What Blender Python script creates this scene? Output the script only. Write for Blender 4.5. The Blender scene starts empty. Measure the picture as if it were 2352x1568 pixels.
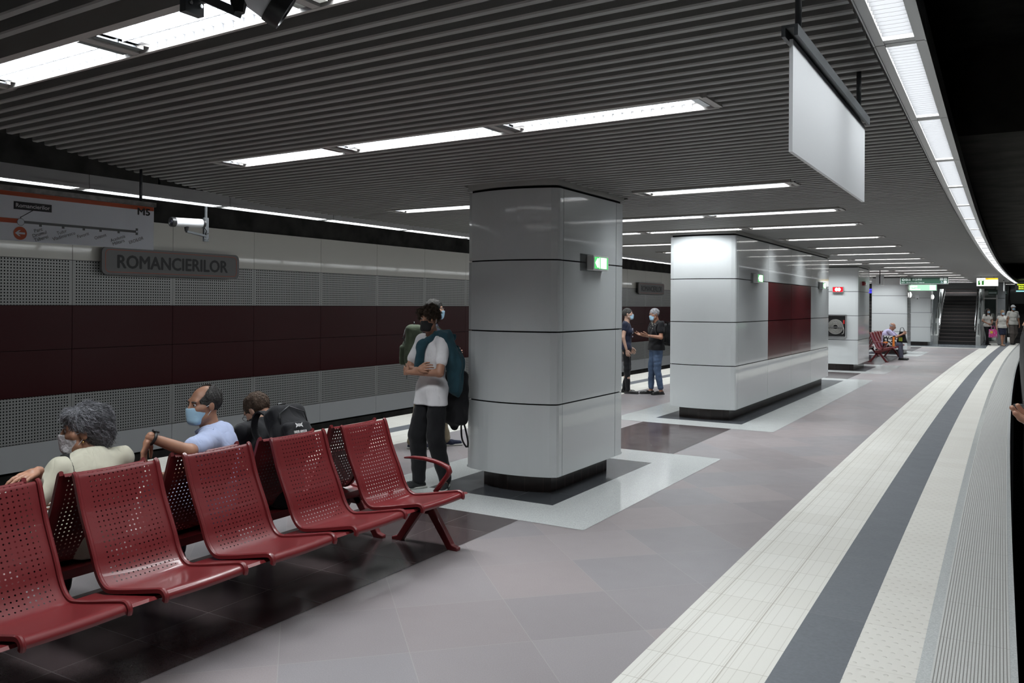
import bpy, bmesh, math, random
import numpy as np
from mathutils import Vector, Matrix
C = bpy.context.scene.collection
random.seed(7); rng = np.random.default_rng(7)
PI = math.pi

# ---------------------------------------------------------------- camera
YAW = math.atan((2330-1176)/1930.0)
cam_data = bpy.data.cameras.new('camera'); cam = bpy.data.objects.new('camera', cam_data); C.objects.link(cam)
cam_data.sensor_width = 36.0; cam_data.lens = 36.0*1930/2352
cam_data.shift_y = -86/2352.0
cam_data.clip_start = 0.02; cam_data.clip_end = 300
fw = Vector((-math.sin(YAW), math.cos(YAW), 0)); rt = Vector((math.cos(YAW), math.sin(YAW), 0)); up = Vector((0, 0, 1))
ROLL = 0.007
xr = rt*math.cos(ROLL) + up*math.sin(ROLL)*1.0
yu = up*math.cos(ROLL) - rt*math.sin(ROLL)
M = Matrix.Identity(4)
for i in range(3):
    M[i][0] = xr[i]; M[i][1] = yu[i]; M[i][2] = -fw[i]
M[0][3], M[1][3], M[2][3] = 0, 0, 1.68
cam.matrix_world = M
bpy.context.scene.camera = cam

# ---------------------------------------------------------------- world, exposure
W = bpy.data.worlds.new('world'); bpy.context.scene.world = W; W.use_nodes = True
W.node_tree.nodes['Background'].inputs[0].default_value = (0.6, 0.65, 0.7, 1)
W.node_tree.nodes['Background'].inputs[1].default_value = 0.003
vs = bpy.context.scene.view_settings
vs.view_transform = 'Standard'; vs.look = 'None'; vs.gamma = 1.0; vs.use_curve_mapping = False
vs.exposure = 0.43
LAMP_W = 18.0      # watts of one louvred ceiling lamp module
STRIP_W = 8.5      # watts of one module of the platform edge light line
cy = bpy.context.scene.cycles
cy.max_bounces = 8; cy.diffuse_bounces = 4; cy.glossy_bounces = 4; cy.transparent_max_bounces = 12
cy.transmission_bounces = 4; cy.sample_clamp_indirect = 4.0; cy.caustics_reflective = False; cy.caustics_refractive = False

# ---------------------------------------------------------------- node helper
class NT:
    def __init__(s, name):
        s.m = bpy.data.materials.new(name); s.m.use_nodes = True
        s.t = s.m.node_tree; s.n = s.t.nodes; s.l = s.t.links
        s.b = s.n['Principled BSDF']; s.out = s.n['Material Output']
    def new(s, k, **kw):
        n = s.n.new(k)
        for a, v in kw.items(): setattr(n, a, v)
        return n
    def put(s, sock, v):
        if hasattr(v, 'is_output'): s.l.new(v, sock)
        elif isinstance(v, (tuple, list)) and len(v) == 3 and sock.type == 'RGBA': sock.default_value = (*v, 1)
        else: sock.default_value = v
    def m_(s, op, a, b=0.0, c=0.0):
        n = s.new('ShaderNodeMath', operation=op)
        s.put(n.inputs[0], a); s.put(n.inputs[1], b); s.put(n.inputs[2], c)
        return n.outputs[0]
    def mix(s, f, a, b):
        n = s.new('ShaderNodeMix', data_type='RGBA')
        s.put(n.inputs[0], f); s.put(n.inputs[6], a); s.put(n.inputs[7], b)
        return n.outputs[2]
    def noise(s, vec, scale, detail=3, rough=0.5):
        n = s.new('ShaderNodeTexNoise'); s.put(n.inputs['Vector'], vec)
        n.inputs['Scale'].default_value = scale; n.inputs['Detail'].default_value = detail; n.inputs['Roughness'].default_value = rough
        return n.outputs[0]
    def xyz(s, kind='Object'):
        n = s.new('ShaderNodeTexCoord'); q = s.new('ShaderNodeSeparateXYZ'); s.l.new(n.outputs[kind], q.inputs[0])
        return n.outputs[kind], q.outputs[0], q.outputs[1], q.outputs[2]
    def white(s, x, y, z=0.0):
        c = s.new('ShaderNodeCombineXYZ'); s.put(c.inputs[0], x); s.put(c.inputs[1], y); s.put(c.inputs[2], z)
        w = s.new('ShaderNodeTexWhiteNoise'); s.l.new(c.outputs[0], w.inputs[0])
        return w.outputs[0]
    def bump(s, h, strength=0.3, dist=0.01):
        n = s.new('ShaderNodeBump'); n.inputs['Strength'].default_value = strength; n.inputs['Distance'].default_value = dist
        s.put(n.inputs['Height'], h); s.l.new(n.outputs[0], s.b.inputs['Normal'])
    def line(s, x, period, width, off=0.0):      # 1 on thin lines every period
        a = s.m_('SUBTRACT', x, off) if off else x
        f = s.m_('FRACT', s.m_('DIVIDE', a, period)); d = s.m_('ABSOLUTE', s.m_('SUBTRACT', f, 0.5))
        return s.m_('GREATER_THAN', d, 0.5 - width/period/2)

MATS = {}
def pbr(name, col, rough=0.5, metal=0.0, var=None, bump=None, coat=0.0, spec=0.5, emis=None, sheen=0):
    if name in MATS: return MATS[name]
    k = NT(name); b = k.b
    b.inputs['Base Color'].default_value = (*col, 1); b.inputs['Roughness'].default_value = rough
    b.inputs['Metallic'].default_value = metal; b.inputs['Specular IOR Level'].default_value = spec
    b.inputs['Coat Weight'].default_value = coat; b.inputs['Coat Roughness'].default_value = 0.08
    if sheen: b.inputs['Sheen Weight'].default_value = sheen
    if var or bump: co = k.xyz()[0]
    if var:
        n = k.noise(co, var[0], 4); f = k.m_('MULTIPLY', k.m_('SUBTRACT', n, 0.5), var[1]*2)
        lo = tuple(c*(1-var[1]) for c in col); hi = tuple(min(1, c*(1+var[1])) for c in col)
        k.put(b.inputs['Base Color'], k.mix(k.m_('MULTIPLY_ADD', k.m_('SUBTRACT', n, 0.5), 2.2, 0.5), lo, hi))
    if bump: k.bump(k.noise(co, bump[0], 5), bump[1], bump[2] if len(bump) > 2 else 0.01)
    if emis: b.inputs['Emission Color'].default_value = (*emis[0], 1); b.inputs['Emission Strength'].default_value = emis[1]
    MATS[name] = k.m; return k.m

# ---------------------------------------------------------------- mesh helper
class MB:
    def __init__(s): s.v = []; s.f = []; s.mi = []; s.uv = None
    def add(s, vs, fs, mi=0):
        o = len(s.v); s.v += [tuple(v) for v in vs]; s.f += [tuple(i+o for i in f) for f in fs]; s.mi += [mi]*len(fs); return s
    def box(s, x0, x1, y0, y1, z0, z1, mi=0):
        return s.add([(x0,y0,z0),(x1,y0,z0),(x1,y1,z0),(x0,y1,z0),(x0,y0,z1),(x1,y0,z1),(x1,y1,z1),(x0,y1,z1)],
                     [(0,3,2,1),(4,5,6,7),(0,1,5,4),(1,2,6,5),(2,3,7,6),(3,0,4,7)], mi)
    def obb(s, mat, dx, dy, dz, mi=0):           # box half sizes under a matrix
        m = MB().box(-dx,dx,-dy,dy,-dz,dz); return s.add([mat @ Vector(v) for v in m.v], m.f, mi)
    def bar(s, a, b, w, h, mi=0, upv=(0,0,1)):   # rectangular bar between two points
        a = Vector(a); b = Vector(b); d = (b-a); L = d.length; d.normalize(); u = Vector(upv)
        if abs(d.dot(u)) > .99: u = Vector((1,0,0))
        r = d.cross(u).normalized(); u = r.cross(d)
        P = [a+r*(-w/2)+u*(-h/2), a+r*(w/2)+u*(-h/2), a+r*(w/2)+u*(h/2), a+r*(-w/2)+u*(h/2)]
        P += [p+d*L for p in P]
        return s.add(P, [(0,1,2,3),(7,6,5,4),(0,4,5,1),(1,5,6,2),(2,6,7,3),(3,7,4,0)], mi)
    def tube(s, pts, r, n=8, cap=True, mi=0):
        pts = [Vector(p) for p in pts]; R = r if isinstance(r, (list, tuple)) else [r]*len(pts)
        T = []
        for i in range(len(pts)):
            a = pts[max(0,i-1)]; b = pts[min(len(pts)-1,i+1)]; T.append((b-a).normalized())
        u = Vector((0,0,1)) if abs(T[0].z) < .9 else Vector((1,0,0)); r0 = T[0].cross(u).normalized()
        vs = []; 
        for i, p in enumerate(pts):
            r0 = (r0 - T[i]*r0.dot(T[i])).normalized(); q = T[i].cross(r0)
            for k in range(n):
                a = 2*PI*k/n; vs.append(p + (r0*math.cos(a)+q*math.sin(a))*R[i])
        fs = [(i*n+k, i*n+(k+1)%n, (i+1)*n+(k+1)%n, (i+1)*n+k) for i in range(len(pts)-1) for k in range(n)]
        if cap: fs += [tuple(reversed(range(n))), tuple((len(pts)-1)*n+k for k in range(n))]
        return s.add(vs, fs, mi)
    def prism(s, poly, z0, z1, mi=0, frame=None):  # poly in xy extruded in z; frame maps local->world
        n = len(poly); vs = [(x,y,z0) for x,y in poly]+[(x,y,z1) for x,y in poly]
        if frame is not None: vs = [frame @ Vector(v) for v in vs]
        return s.add(vs, [tuple(reversed(range(n))), tuple(range(n,2*n))]+[(i,(i+1)%n,n+(i+1)%n,n+i) for i in range(n)], mi)
    def lathe(s, prof, mat, n=16, mi=0):           # prof [(r,z)]
        vs = [mat @ Vector((r*math.cos(2*PI*k/n), r*math.sin(2*PI*k/n), z)) for r,z in prof for k in range(n)]
        fs = [(i*n+k, i*n+(k+1)%n, (i+1)*n+(k+1)%n, (i+1)*n+k) for i in range(len(prof)-1) for k in range(n)]
        fs += [tuple(reversed(range(n))), tuple((len(prof)-1)*n+k for k in range(n))]
        return s.add(vs, fs, mi)
    def ball(s, c, rx, ry=None, rz=None, n=12, mi=0, rot=None):
        ry = ry or rx; rz = rz or rx; c = Vector(c)
        vs = []; m = n//2
        for i in range(m+1):
            t = PI*i/m
            for k in range(n):
                p = Vector((rx*math.sin(t)*math.cos(2*PI*k/n), ry*math.sin(t)*math.sin(2*PI*k/n), rz*math.cos(t)))
                if rot is not None: p = rot @ p
                vs.append(c+p)
        fs = [(i*n+k, (i+1)*n+k, (i+1)*n+(k+1)%n, i*n+(k+1)%n) for i in range(m) for k in range(n)]
        return s.add(vs, fs, mi)
    def xf(s, mat): s.v = [tuple(mat @ Vector(v)) for v in s.v]; return s
    def build(s, name, mats, parent=None, smooth=False, bevel=0, uv=None, label=None, autosmooth=False):
        me = bpy.data.meshes.new(name); me.from_pydata(s.v, [], s.f)
        if not isinstance(mats, (list, tuple)): mats = [mats]
        for m in mats: me.materials.append(m)
        if len(mats) > 1: me.polygons.foreach_set('material_index', s.mi)
        if uv is not None:
            L = me.uv_layers.new(name='UVMap')
            for lp in me.loops: L.data[lp.index].uv = uv[lp.vertex_index]
        if smooth: me.polygons.foreach_set('use_smooth', [True]*len(me.polygons))
        me.validate(); me.update()
        o = bpy.data.objects.new(name, me); C.objects.link(o)
        if parent: o.parent = parent
        if bevel:
            b = o.modifiers.new('bevel', 'BEVEL'); b.width = bevel; b.segments = 2; b.limit_method = 'ANGLE'
        if autosmooth:
            e = o.modifiers.new('edge', 'EDGE_SPLIT'); e.split_angle = 0.6
        if label: o['label'] = label
        return o

def tag(o, label=None, cat=None, group=None, kind=None):
    if label: o['label'] = label
    if cat: o['category'] = cat
    if group: o['group'] = group
    if kind: o['kind'] = kind
    return o
def empty(name, loc=(0,0,0), rz=0.0, label=None, cat=None, group=None):
    o = bpy.data.objects.new(name, None); C.objects.link(o); o.location = loc; o.rotation_euler = (0,0,rz)
    o.empty_display_size = 0.1
    return tag(o, label, cat, group)
CHILD = {}
def copy_tree(o, parent=None):
    c = o.copy(); C.objects.link(c); c.parent = parent
    for ch in [x for x in C.objects if x.parent == o]: copy_tree(ch, c)
    return c
def text_geo(body, size, sx=1.0, align='LEFT', bold=0.0, depth=0.0):
    cu = bpy.data.curves.new('t', 'FONT'); cu.body = body; cu.size = size; cu.align_x = align; cu.offset = bold*size; cu.extrude = depth
    cu.resolution_u = 3
    o = bpy.data.objects.new('t', cu); C.objects.link(o)
    bpy.context.view_layer.update()
    me = bpy.data.meshes.new_from_object(o)
    vs = [(v.co.x*sx, v.co.y, v.co.z) for v in me.vertices]; fs = [tuple(p.vertices) for p in me.polygons]
    bpy.data.objects.remove(o); bpy.data.curves.remove(cu); bpy.data.meshes.remove(me)
    return vs, fs
def add_text(mb, body, size, mat, sx=1.0, align='LEFT', bold=0.0, mi=0, fit=None, ang=0.0):
    vs, fs = text_geo(body, size, sx, align, 0)
    if fit:
        xs = [v[0] for v in vs]; k = fit/(max(xs)-min(xs)); x0 = min(xs) if align == 'LEFT' else 0
        vs = [((v[0]-x0)*k, v[1], v[2]) for v in vs]
    if ang: 
        ca, sa = math.cos(ang), math.sin(ang); vs = [(v[0]*ca-v[1]*sa, v[0]*sa+v[1]*ca, v[2]) for v in vs]
    for k_, (dx_, dy_) in enumerate(((0,0),) if not bold else ((0,0),(-bold*size,0),(bold*size,0),(0,bold*size*.7),(0,-bold*size*.7))):
        mb.add([mat @ Vector((v[0]+dx_, v[1]+dy_, v[2]+k_*.00012)) for v in vs], fs, mi)
def frame_m(o, x, y, z):     # matrix with given origin and axes
    m = Matrix.Identity(4)
    for i in range(3): m[i][0] = x[i]; m[i][1] = y[i]; m[i][2] = z[i]; m[i][3] = o[i]
    return m
def FX(x, y, z): return frame_m((x,y,z), (0,1,0), (0,0,1), (1,0,0))      # writing on a plane facing +X
def FY(x, y, z): return frame_m((x,y,z), (1,0,0), (0,0,1), (0,-1,0))     # writing on a plane facing -Y

# platform edge line (very slightly curved)
def E(y): return -0.04 + 0.00065*(y-14.5)**2 if y > 2.3 else 0.057

# ================================================================ MATERIALS
def tile_mat(name, cols, px, py, ox=0., oy=0., rot45=False, coord='Object', jw=0.004, jcol=None, jamt=0.6, rough=0.3, speck=None, spec=0.5, mott=0.0):
    k = NT(name); co, x, y, z = k.xyz(coord)
    if rot45:
        u = k.m_('DIVIDE', k.m_('ADD', x, y), 1.41421); v = k.m_('DIVIDE', k.m_('SUBTRACT', y, x), 1.41421)
    else: u, v = x, y
    u = k.m_('SUBTRACT', u, ox); v = k.m_('SUBTRACT', v, oy)
    cu = k.m_('FLOOR', k.m_('DIVIDE', u, px)); cv = k.m_('FLOOR', k.m_('DIVIDE', v, py))
    w = k.white(cu, cv); col = k.mix(w, cols[0], cols[1])
    if len(cols) > 2: col = k.mix(k.m_('MULTIPLY', k.white(cv, cu, 3.7), 0.8), col, cols[2])
    if mott:
        n = k.noise(co, 2.5, 4); col = k.mix(k.m_('MULTIPLY', n, mott), col, tuple(c*0.6 for c in cols[0]))
    if speck:
        n = k.noise(co, speck[0], 2, 0.7)
        f = k.m_('MULTIPLY', k.m_('SUBTRACT', n, 0.5), speck[1]); f = k.m_('ADD', f, 1.0)
        vm = k.new('ShaderNodeVectorMath', operation='SCALE'); k.put(vm.inputs[0], col); k.put(vm.inputs['Scale'], f); col = vm.outputs[0]
    j = k.m_('MAXIMUM', k.line(u, px, jw, px/2*0+0.0), k.line(v, py, jw))
    j2 = k.m_('MULTIPLY', j, jamt)
    if jcol: col = k.mix(j2, col, jcol)
    k.put(k.b.inputs['Base Color'], col)
    rn = k.noise(co, 6, 3); k.put(k.b.inputs['Roughness'], k.m_('MULTIPLY_ADD', k.m_('SUBTRACT', rn, 0.5), 0.12, rough))
    k.b.inputs['Specular IOR Level'].default_value = spec
    return k.m
M_PINK = tile_mat('pink_grey_granite', [(.245,.214,.217),(.318,.279,.281),(.252,.243,.256)], .61, .61, .52, 4.65, rot45=True, jw=.004, jcol=(.42,.40,.39), jamt=.35, rough=.33, speck=(160,.5))
M_BROWN = tile_mat('brown_polished_tile', [(.060,.044,.046),(.085,.064,.066)], .4267, .43, -4.58, 5.64, jw=.005, jcol=(.18,.16,.16), jamt=.6, rough=.17, speck=(220,.6), mott=.3)
M_LGRAN = tile_mat('light_grey_granite', [(.50,.515,.51),(.53,.545,.54)], 20, 20, rough=.16, speck=(110,.9))
M_DGRAN = tile_mat('dark_grey_granite', [(.050,.054,.060),(.066,.070,.078)], .43, .43, -4.58, 6.2, jw=.005, jcol=(.16,.16,.16), jamt=.6, rough=.24, speck=(150,.7), mott=.4)
M_BLUE = tile_mat('slate_grey_strip', [(.125,.135,.152),(.140,.150,.168)], 30, 1.2, coord='UV', jw=.005, jcol=(.25,.25,.26), jamt=.4, rough=.42, speck=(40,.5))

def tactile_groove():
    k = NT('cream_grooved_tile'); co, u, v, z = k.xyz('UV')
    cell = k.m_('FLOOR', k.m_('DIVIDE', v, .322)); cu = k.m_('FLOOR', k.m_('DIVIDE', u, .295))
    col = k.mix(k.white(cell, cu), (.66,.645,.595), (.71,.70,.655))
    g1 = k.line(u, .0590, .0045); g2 = k.line(u, .295, .006); g3 = k.line(v, .322, .005)
    d = k.m_('ABSOLUTE', k.m_('SUBTRACT', k.m_('FRACT', k.m_('DIVIDE', u, .295)), .5))
    g4 = k.m_('MULTIPLY', k.m_('GREATER_THAN', d, .40), k.line(u, .0147, .004))
    g = k.m_('MINIMUM', k.m_('ADD', k.m_('MULTIPLY', k.m_('ADD', g1, g4), .28), k.m_('MULTIPLY', k.m_('MAXIMUM', g2, g3), .55)), .7)
    col = k.mix(g, col, (.30,.27,.22)); k.put(k.b.inputs['Base Color'], col); k.b.inputs['Roughness'].default_value = .42
    return k.m
def tactile_dot():
    k = NT('cream_dotted_tile'); co, u, v, z = k.xyz('UV')
    cell = k.m_('FLOOR', k.m_('DIVIDE', v, .30))
    col = k.mix(k.white(cell, 1.0), (.63,.61,.565), (.67,.655,.61))
    pu, pv = .058, .070
    a = k.m_('FLOOR', k.m_('DIVIDE', v, pv)); off = k.m_('MULTIPLY', k.m_('MODULO', a, 2.0), pu/2)
    fu = k.m_('SUBTRACT', k.m_('FRACT', k.m_('DIVIDE', k.m_('ADD', u, off), pu)), .5); fv = k.m_('SUBTRACT', k.m_('FRACT', k.m_('DIVIDE', v, pv)), .5)
    r = k.m_('SQRT', k.m_('ADD', k.m_('POWER', k.m_('MULTIPLY', fu, pu), 2.0), k.m_('POWER', k.m_('MULTIPLY', fv, pv), 2.0)))
    dot = k.m_('LESS_THAN', r, .0125); 
    h = k.m_('SMOOTH_MIN', k.m_('MULTIPLY', k.m_('SUBTRACT', .0125, r), 60.), .4, .1)
    k.bump(k.m_('MAXIMUM', h, 0.), .9, .006)
    j = k.m_('MULTIPLY', k.line(v, .60, .004), .4)
    col = k.mix(k.m_('MAXIMUM', j, k.m_('MULTIPLY', dot, .16)), col, (.32,.29,.25))
    k.put(k.b.inputs['Base Color'], col); k.b.inputs['Roughness'].default_value = .45
    return k.m
def ribbed():
    k = NT('ribbed_edge_stone'); co, u, v, z = k.xyz('UV')
    n = k.noise(co, 90, 2, .8)
    col = k.mix(n, (.40,.40,.39), (.60,.60,.58))
    g = k.m_('MULTIPLY', k.line(u, .0145, .0048), .75)
    j = k.m_('MULTIPLY', k.line(v, .6, .004), .5)
    col = k.mix(k.m_('MAXIMUM', g, j), col, (.12,.11,.10))
    k.put(k.b.inputs['Base Color'], col); k.b.inputs['Roughness'].default_value = .5
    k.bump(k.m_('SUBTRACT', 1.0, g), .6, .003)
    return k.m
def panel_mat(name, col, rough=.28, coat=.5):
    k = NT(name); co = k.xyz()[0]; n = k.noise(co, 1.6, 2)
    k.b.inputs['Base Color'].default_value = (*col, 1); k.b.inputs['Roughness'].default_value = rough
    k.b.inputs['Coat Weight'].default_value = coat; k.b.inputs['Coat Roughness'].default_value = .045
    k.bump(n, .10, .02)
    return k.m
def perf_mat():
    k = NT('perforated_grey_panel'); co, x, y, z = k.xyz()
    p = .0435
    fy_ = k.m_('SUBTRACT', k.m_('FRACT', k.m_('DIVIDE', k.m_('SUBTRACT', y, 7.352), p*.99713)), .5); fz = k.m_('SUBTRACT', k.m_('FRACT', k.m_('DIVIDE', k.m_('SUBTRACT', z, 1.636), p)), .5)
    r = k.m_('SQRT', k.m_('ADD', k.m_('POWER', fy_, 2.), k.m_('POWER', fz, 2.)))
    hole = k.m_('LESS_THAN', r, .25)
    ed = k.m_('ABSOLUTE', k.m_('SUBTRACT', k.m_('FRACT', k.m_('DIVIDE', k.m_('SUBTRACT', y, 7.352), 1.735)), .5))
    hole = k.m_('MULTIPLY', hole, k.m_('LESS_THAN', ed, .474))
    k.put(k.b.inputs['Base Color'], k.mix(hole, (.40,.40,.39), (.004,.004,.004)))
    k.put(k.b.inputs['Roughness'], k.m_('MULTIPLY_ADD', hole, .5, .32)); k.put(k.b.inputs['Specular IOR Level'], k.m_('MULTIPLY_ADD', hole, -.5, .5))
    return k.m
M_GROOVE, M_DOT, M_RIB, M_PERF = tactile_groove(), tactile_dot(), ribbed(), perf_mat()
M_WHITEP = panel_mat('light_grey_enamel', (.55,.572,.578), .26, .8)
M_REDP = panel_mat('dark_red_enamel', (.085,.010,.014), .22, .6)
M_WRED = pbr('oxblood_wall_enamel', (.050,.009,.011), .3, spec=.22)
M_WTOP = panel_mat('warm_grey_wall_enamel', (.62,.60,.55), .35, .3)
M_WLOW = panel_mat('cool_grey_wall_enamel', (.60,.61,.62), .35, .3)
M_BLACK = pbr('matt_black', (.006,.006,.006), .8, spec=.1)
M_GAP = pbr('joint_black', (.004,.003,.003), .6, spec=.1)
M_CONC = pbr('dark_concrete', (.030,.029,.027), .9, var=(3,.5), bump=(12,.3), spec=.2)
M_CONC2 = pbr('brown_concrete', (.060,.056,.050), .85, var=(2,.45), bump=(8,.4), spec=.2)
M_SLAT = pbr('grey_ceiling_slat', (.28,.278,.268), .42)
M_FRAME = pbr('lamp_frame_grey', (.42,.40,.38), .4)
M_STEEL = pbr('brushed_steel', (.55,.55,.55), .25, 1.0)
M_CHROME = pbr('mirror_steel', (.75,.75,.75), .08, 1.0)
M_DMET = pbr('dark_grey_paint', (.055,.06,.065), .4)
M_BLKP = pbr('black_plastic', (.012,.012,.013), .35)
M_REDM = pbr('red_enamelled_steel', (.138,.0135,.0160), .36, coat=.2)
M_PLINTH = tile_mat('dark_brown_plinth_tile', [(.030,.020,.018),(.042,.030,.027)], .17, .17, coord='UV', jw=.004, jcol=(.09,.06,.055), jamt=.6, rough=.22)
def emat(name, col, st):
    k = NT(name); e = k.new('ShaderNodeEmission'); e.inputs[0].default_value = (*col, 1); e.inputs[1].default_value = st
    k.l.new(e.outputs[0], k.out.inputs[0]); return k.m
M_TUBE = emat('lit_lamp_tray', (.93,.95,1.0), 1.5)
M_TUBE2 = emat('lit_edge_lamp_tray', (.93,.95,1.0), 0.85)
def perfsteel():
    k = NT('red_perforated_steel'); co, u, v, z = k.xyz('UV')
    p = .0245
    a = k.m_('FLOOR', k.m_('DIVIDE', v, p)); 
    fu = k.m_('SUBTRACT', k.m_('FRACT', k.m_('DIVIDE', u, p)), .5)
    fv = k.m_('SUBTRACT', k.m_('FRACT', k.m_('DIVIDE', v, p)), .5)
    r = k.m_('SQRT', k.m_('ADD', k.m_('POWER', fu, 2.), k.m_('POWER', fv, 2.)))
    hole = k.m_('LESS_THAN', r, .165)
    hole = k.m_('MULTIPLY', hole, k.m_('MULTIPLY', k.m_('GREATER_THAN', u, .04), k.m_('LESS_THAN', u, .38)))
    hole = k.m_('MULTIPLY', hole, k.m_('MULTIPLY', k.m_('GREATER_THAN', v, .06), k.m_('LESS_THAN', v, .62)))
    tr = k.new('ShaderNodeBsdfTransparent'); mx = k.new('ShaderNodeMixShader')
    k.l.new(hole, mx.inputs[0]); k.l.new(k.b.outputs[0], mx.inputs[1]); k.l.new(tr.outputs[0], mx.inputs[2]); k.l.new(mx.outputs[0], k.out.inputs[0])
    k.b.inputs['Base Color'].default_value = (.138,.0135,.0160,1); k.b.inputs['Roughness'].default_value = .36; k.b.inputs['Coat Weight'].default_value = .2
    return k.m
M_SEAT = perfsteel()

# ================================================================ FLOOR
YA, YB = -3.0, 52.0
ys = [YA] + [YA + (i+1)*0.5 for i in range(int((YB-YA)/0.5))]
def band(name, d0, d1, z, mat, parent, mirror=False, y0=YA, y1=YB):
    mb = MB(); uv = []; yy = sorted(set([y0]+[y for y in ys if y0 < y < y1]+[y1]))
    for y in yy:
        for d in (d0, d1):
            x = (E(y)+d) if not mirror else (-7.88-d)
            mb.v.append((x, y, z)); uv.append((abs(d), y))
    n = len(yy)
    for i in range(n-1): mb.f.append((2*i, 2*i+1, 2*i+3, 2*i+2) if not mirror else (2*i, 2*i+2, 2*i+3, 2*i+1)); mb.mi.append(0)
    if d1 < d0:
        mb.f = [tuple(reversed(f)) for f in mb.f]
    return mb.build(name, mat, parent, uv=uv)
fl = MB(); yy = ys
for i in range(len(yy)-1):
    a, b = yy[i], yy[i+1]
    fl.add([(-7.88,a,-.35),(E(a),a,-.35),(E(b),b,-.35),(-7.88,b,-.35),(-7.88,a,0),(E(a),a,0),(E(b),b,0),(-7.88,b,0)], [(0,3,2,1),(4,5,6,7),(1,2,6,5),(3,0,4,7)])
floor = tag(fl.build('floor', M_PINK), 'pink-grey stone platform floor laid in diagonal squares', kind='structure')
band('grooved_tile_band', -1.565, -.98, .002, M_GROOVE, floor)
band('slate_strip', -.98, -.69, .002, M_BLUE, floor)
band('dotted_tile_band', -.69, -.40, .002, M_DOT, floor)
band('granite_edge_line', -.40, -.345, .002, M_LGRAN, floor)
band('ribbed_edge_band', -.345, -.03, .002, M_RIB, floor)
band('granite_edge_line', -.03, 0, .002, M_LGRAN, floor)
band('grooved_tile_band', -1.565, -.95, .002, M_GROOVE, floor, True)
band('slate_strip', -.95, -.69, .002, M_BLUE, floor, True)
band('dotted_tile_band', -.69, 0, .002, M_DOT, floor, True)
FR = [(5.64, 9.08, 6.20, 8.44), (11.36, 20.67, 11.86, 20.15), (22.65, 26.25, 23.3, 25.4), (31.5, 34.9, 31.95, 33.9)]
prev = -3.0
def rect(name, x0, x1, y0, y1, z, m, inner=None):
    mb = MB()
    if inner:
        a, b, c, d = inner
        mb.add([(x0,y0,z),(x1,y0,z),(x1,y1,z),(x0,y1,z),(a,c,z),(b,c,z),(b,d,z),(a,d,z)], [(0,1,5,4),(1,2,6,5),(2,3,7,6),(3,0,4,7)])
    else: mb.add([(x0,y0,z),(x1,y0,z),(x1,y1,z),(x0,y1,z)], [(0,1,2,3)])
    return mb.build(name, m, floor)
for (a, b, c, d) in FR:
    rect('brown_tile_strip', -4.58, -3.30, prev, a, .002, M_BROWN)
    rect('light_granite_frame', -5.11, -2.74, a, b, .002, M_LGRAN, (-4.58, -3.30, c, d))
    rect('dark_granite_frame', -4.58, -3.30, c, d, .002, M_DGRAN)
    prev = b
rect('brown_tile_strip', -4.58, -3.30, prev, 39.0, .002, M_BROWN)
M_PALE = pbr('pale_stone_line', (.62,.61,.57), .35)
rect('pale_stone_line', -6.3, -1.2, 39.0, 39.45, .003, M_PALE)
tag(MB().box(.25, 1.3, 38.5, 52, -.35, -.001).build('floor', M_LGRAN), 'wider platform floor by the escalator foot', kind='structure')
rect('slate_landing', -6.3, -1.0, 39.45, 50, .003, tile_mat('slate_landing', [(.12,.135,.15),(.14,.155,.17)], .6, .6, rough=.25))
# track pits
pit = MB(); pit.box(-12.0, -7.88, -3, 52, -1.5, -1.3); pit.box(-7.98, -7.88, -3, 52, -1.3, -.35)
tag(pit.build('floor', M_BLACK), 'dark track bed beside the left platform edge', kind='structure')
pit = MB(); pit.box(.0, 4.2, -3, 52, -1.5, -1.3)
tag(pit.build('floor', M_BLACK), 'dark track bed beside the right platform edge', kind='structure')
for nm, x0 in (('left', -10.9), ('right', 1.0)):
    t = empty('track', (x0, 10, -1.3), 0, 'steel running rails on dark sleepers below the %s platform edge' % nm, 'rail track')
    for dx in (0, 1.432):
        MB().box(dx-.035, dx+.035, -13, 40, 0.12, .27).build('rail', M_STEEL, t)
    s = MB()
    for i in range(88): s.box(-.5, 1.93, -13+i*.6, -12.75+i*.6, 0, .12)
    s.build('sleepers', M_BLACK, t)

# ================================================================ LEFT WALL
WX = -12.0
wl = MB(); wl.box(WX-.3, WX-.06, -3, 52, -1.5, 4.6)
wall = tag(wl.build('wall_left', M_CONC), 'trackside wall across the left track', kind='structure')
def wall_row(z0, z1, mat):
    mb = MB(); y = 7.352 - 1.735*6; g = .008
    while y < 50:
        mb.box(WX-.05, WX, y+g/2, y+1.735-g/2, z0+g/2, z1-g/2); y += 1.735
    return mb.build('wall_panels', mat, wall)
bk = MB().box(WX-.06, WX-.03, -3, 52, -.73, 2.97).build('panel_backing', M_GAP, wall)
wall_row(2.285, 2.97, M_WTOP); wall_row(1.615, 2.285, M_PERF); wall_row(.97, 1.615, M_WRED)
wall_row(.31, .97, M_WRED); wall_row(-.345, .31, M_PERF); wall_row(-.73, -.345, M_WLOW)
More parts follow.
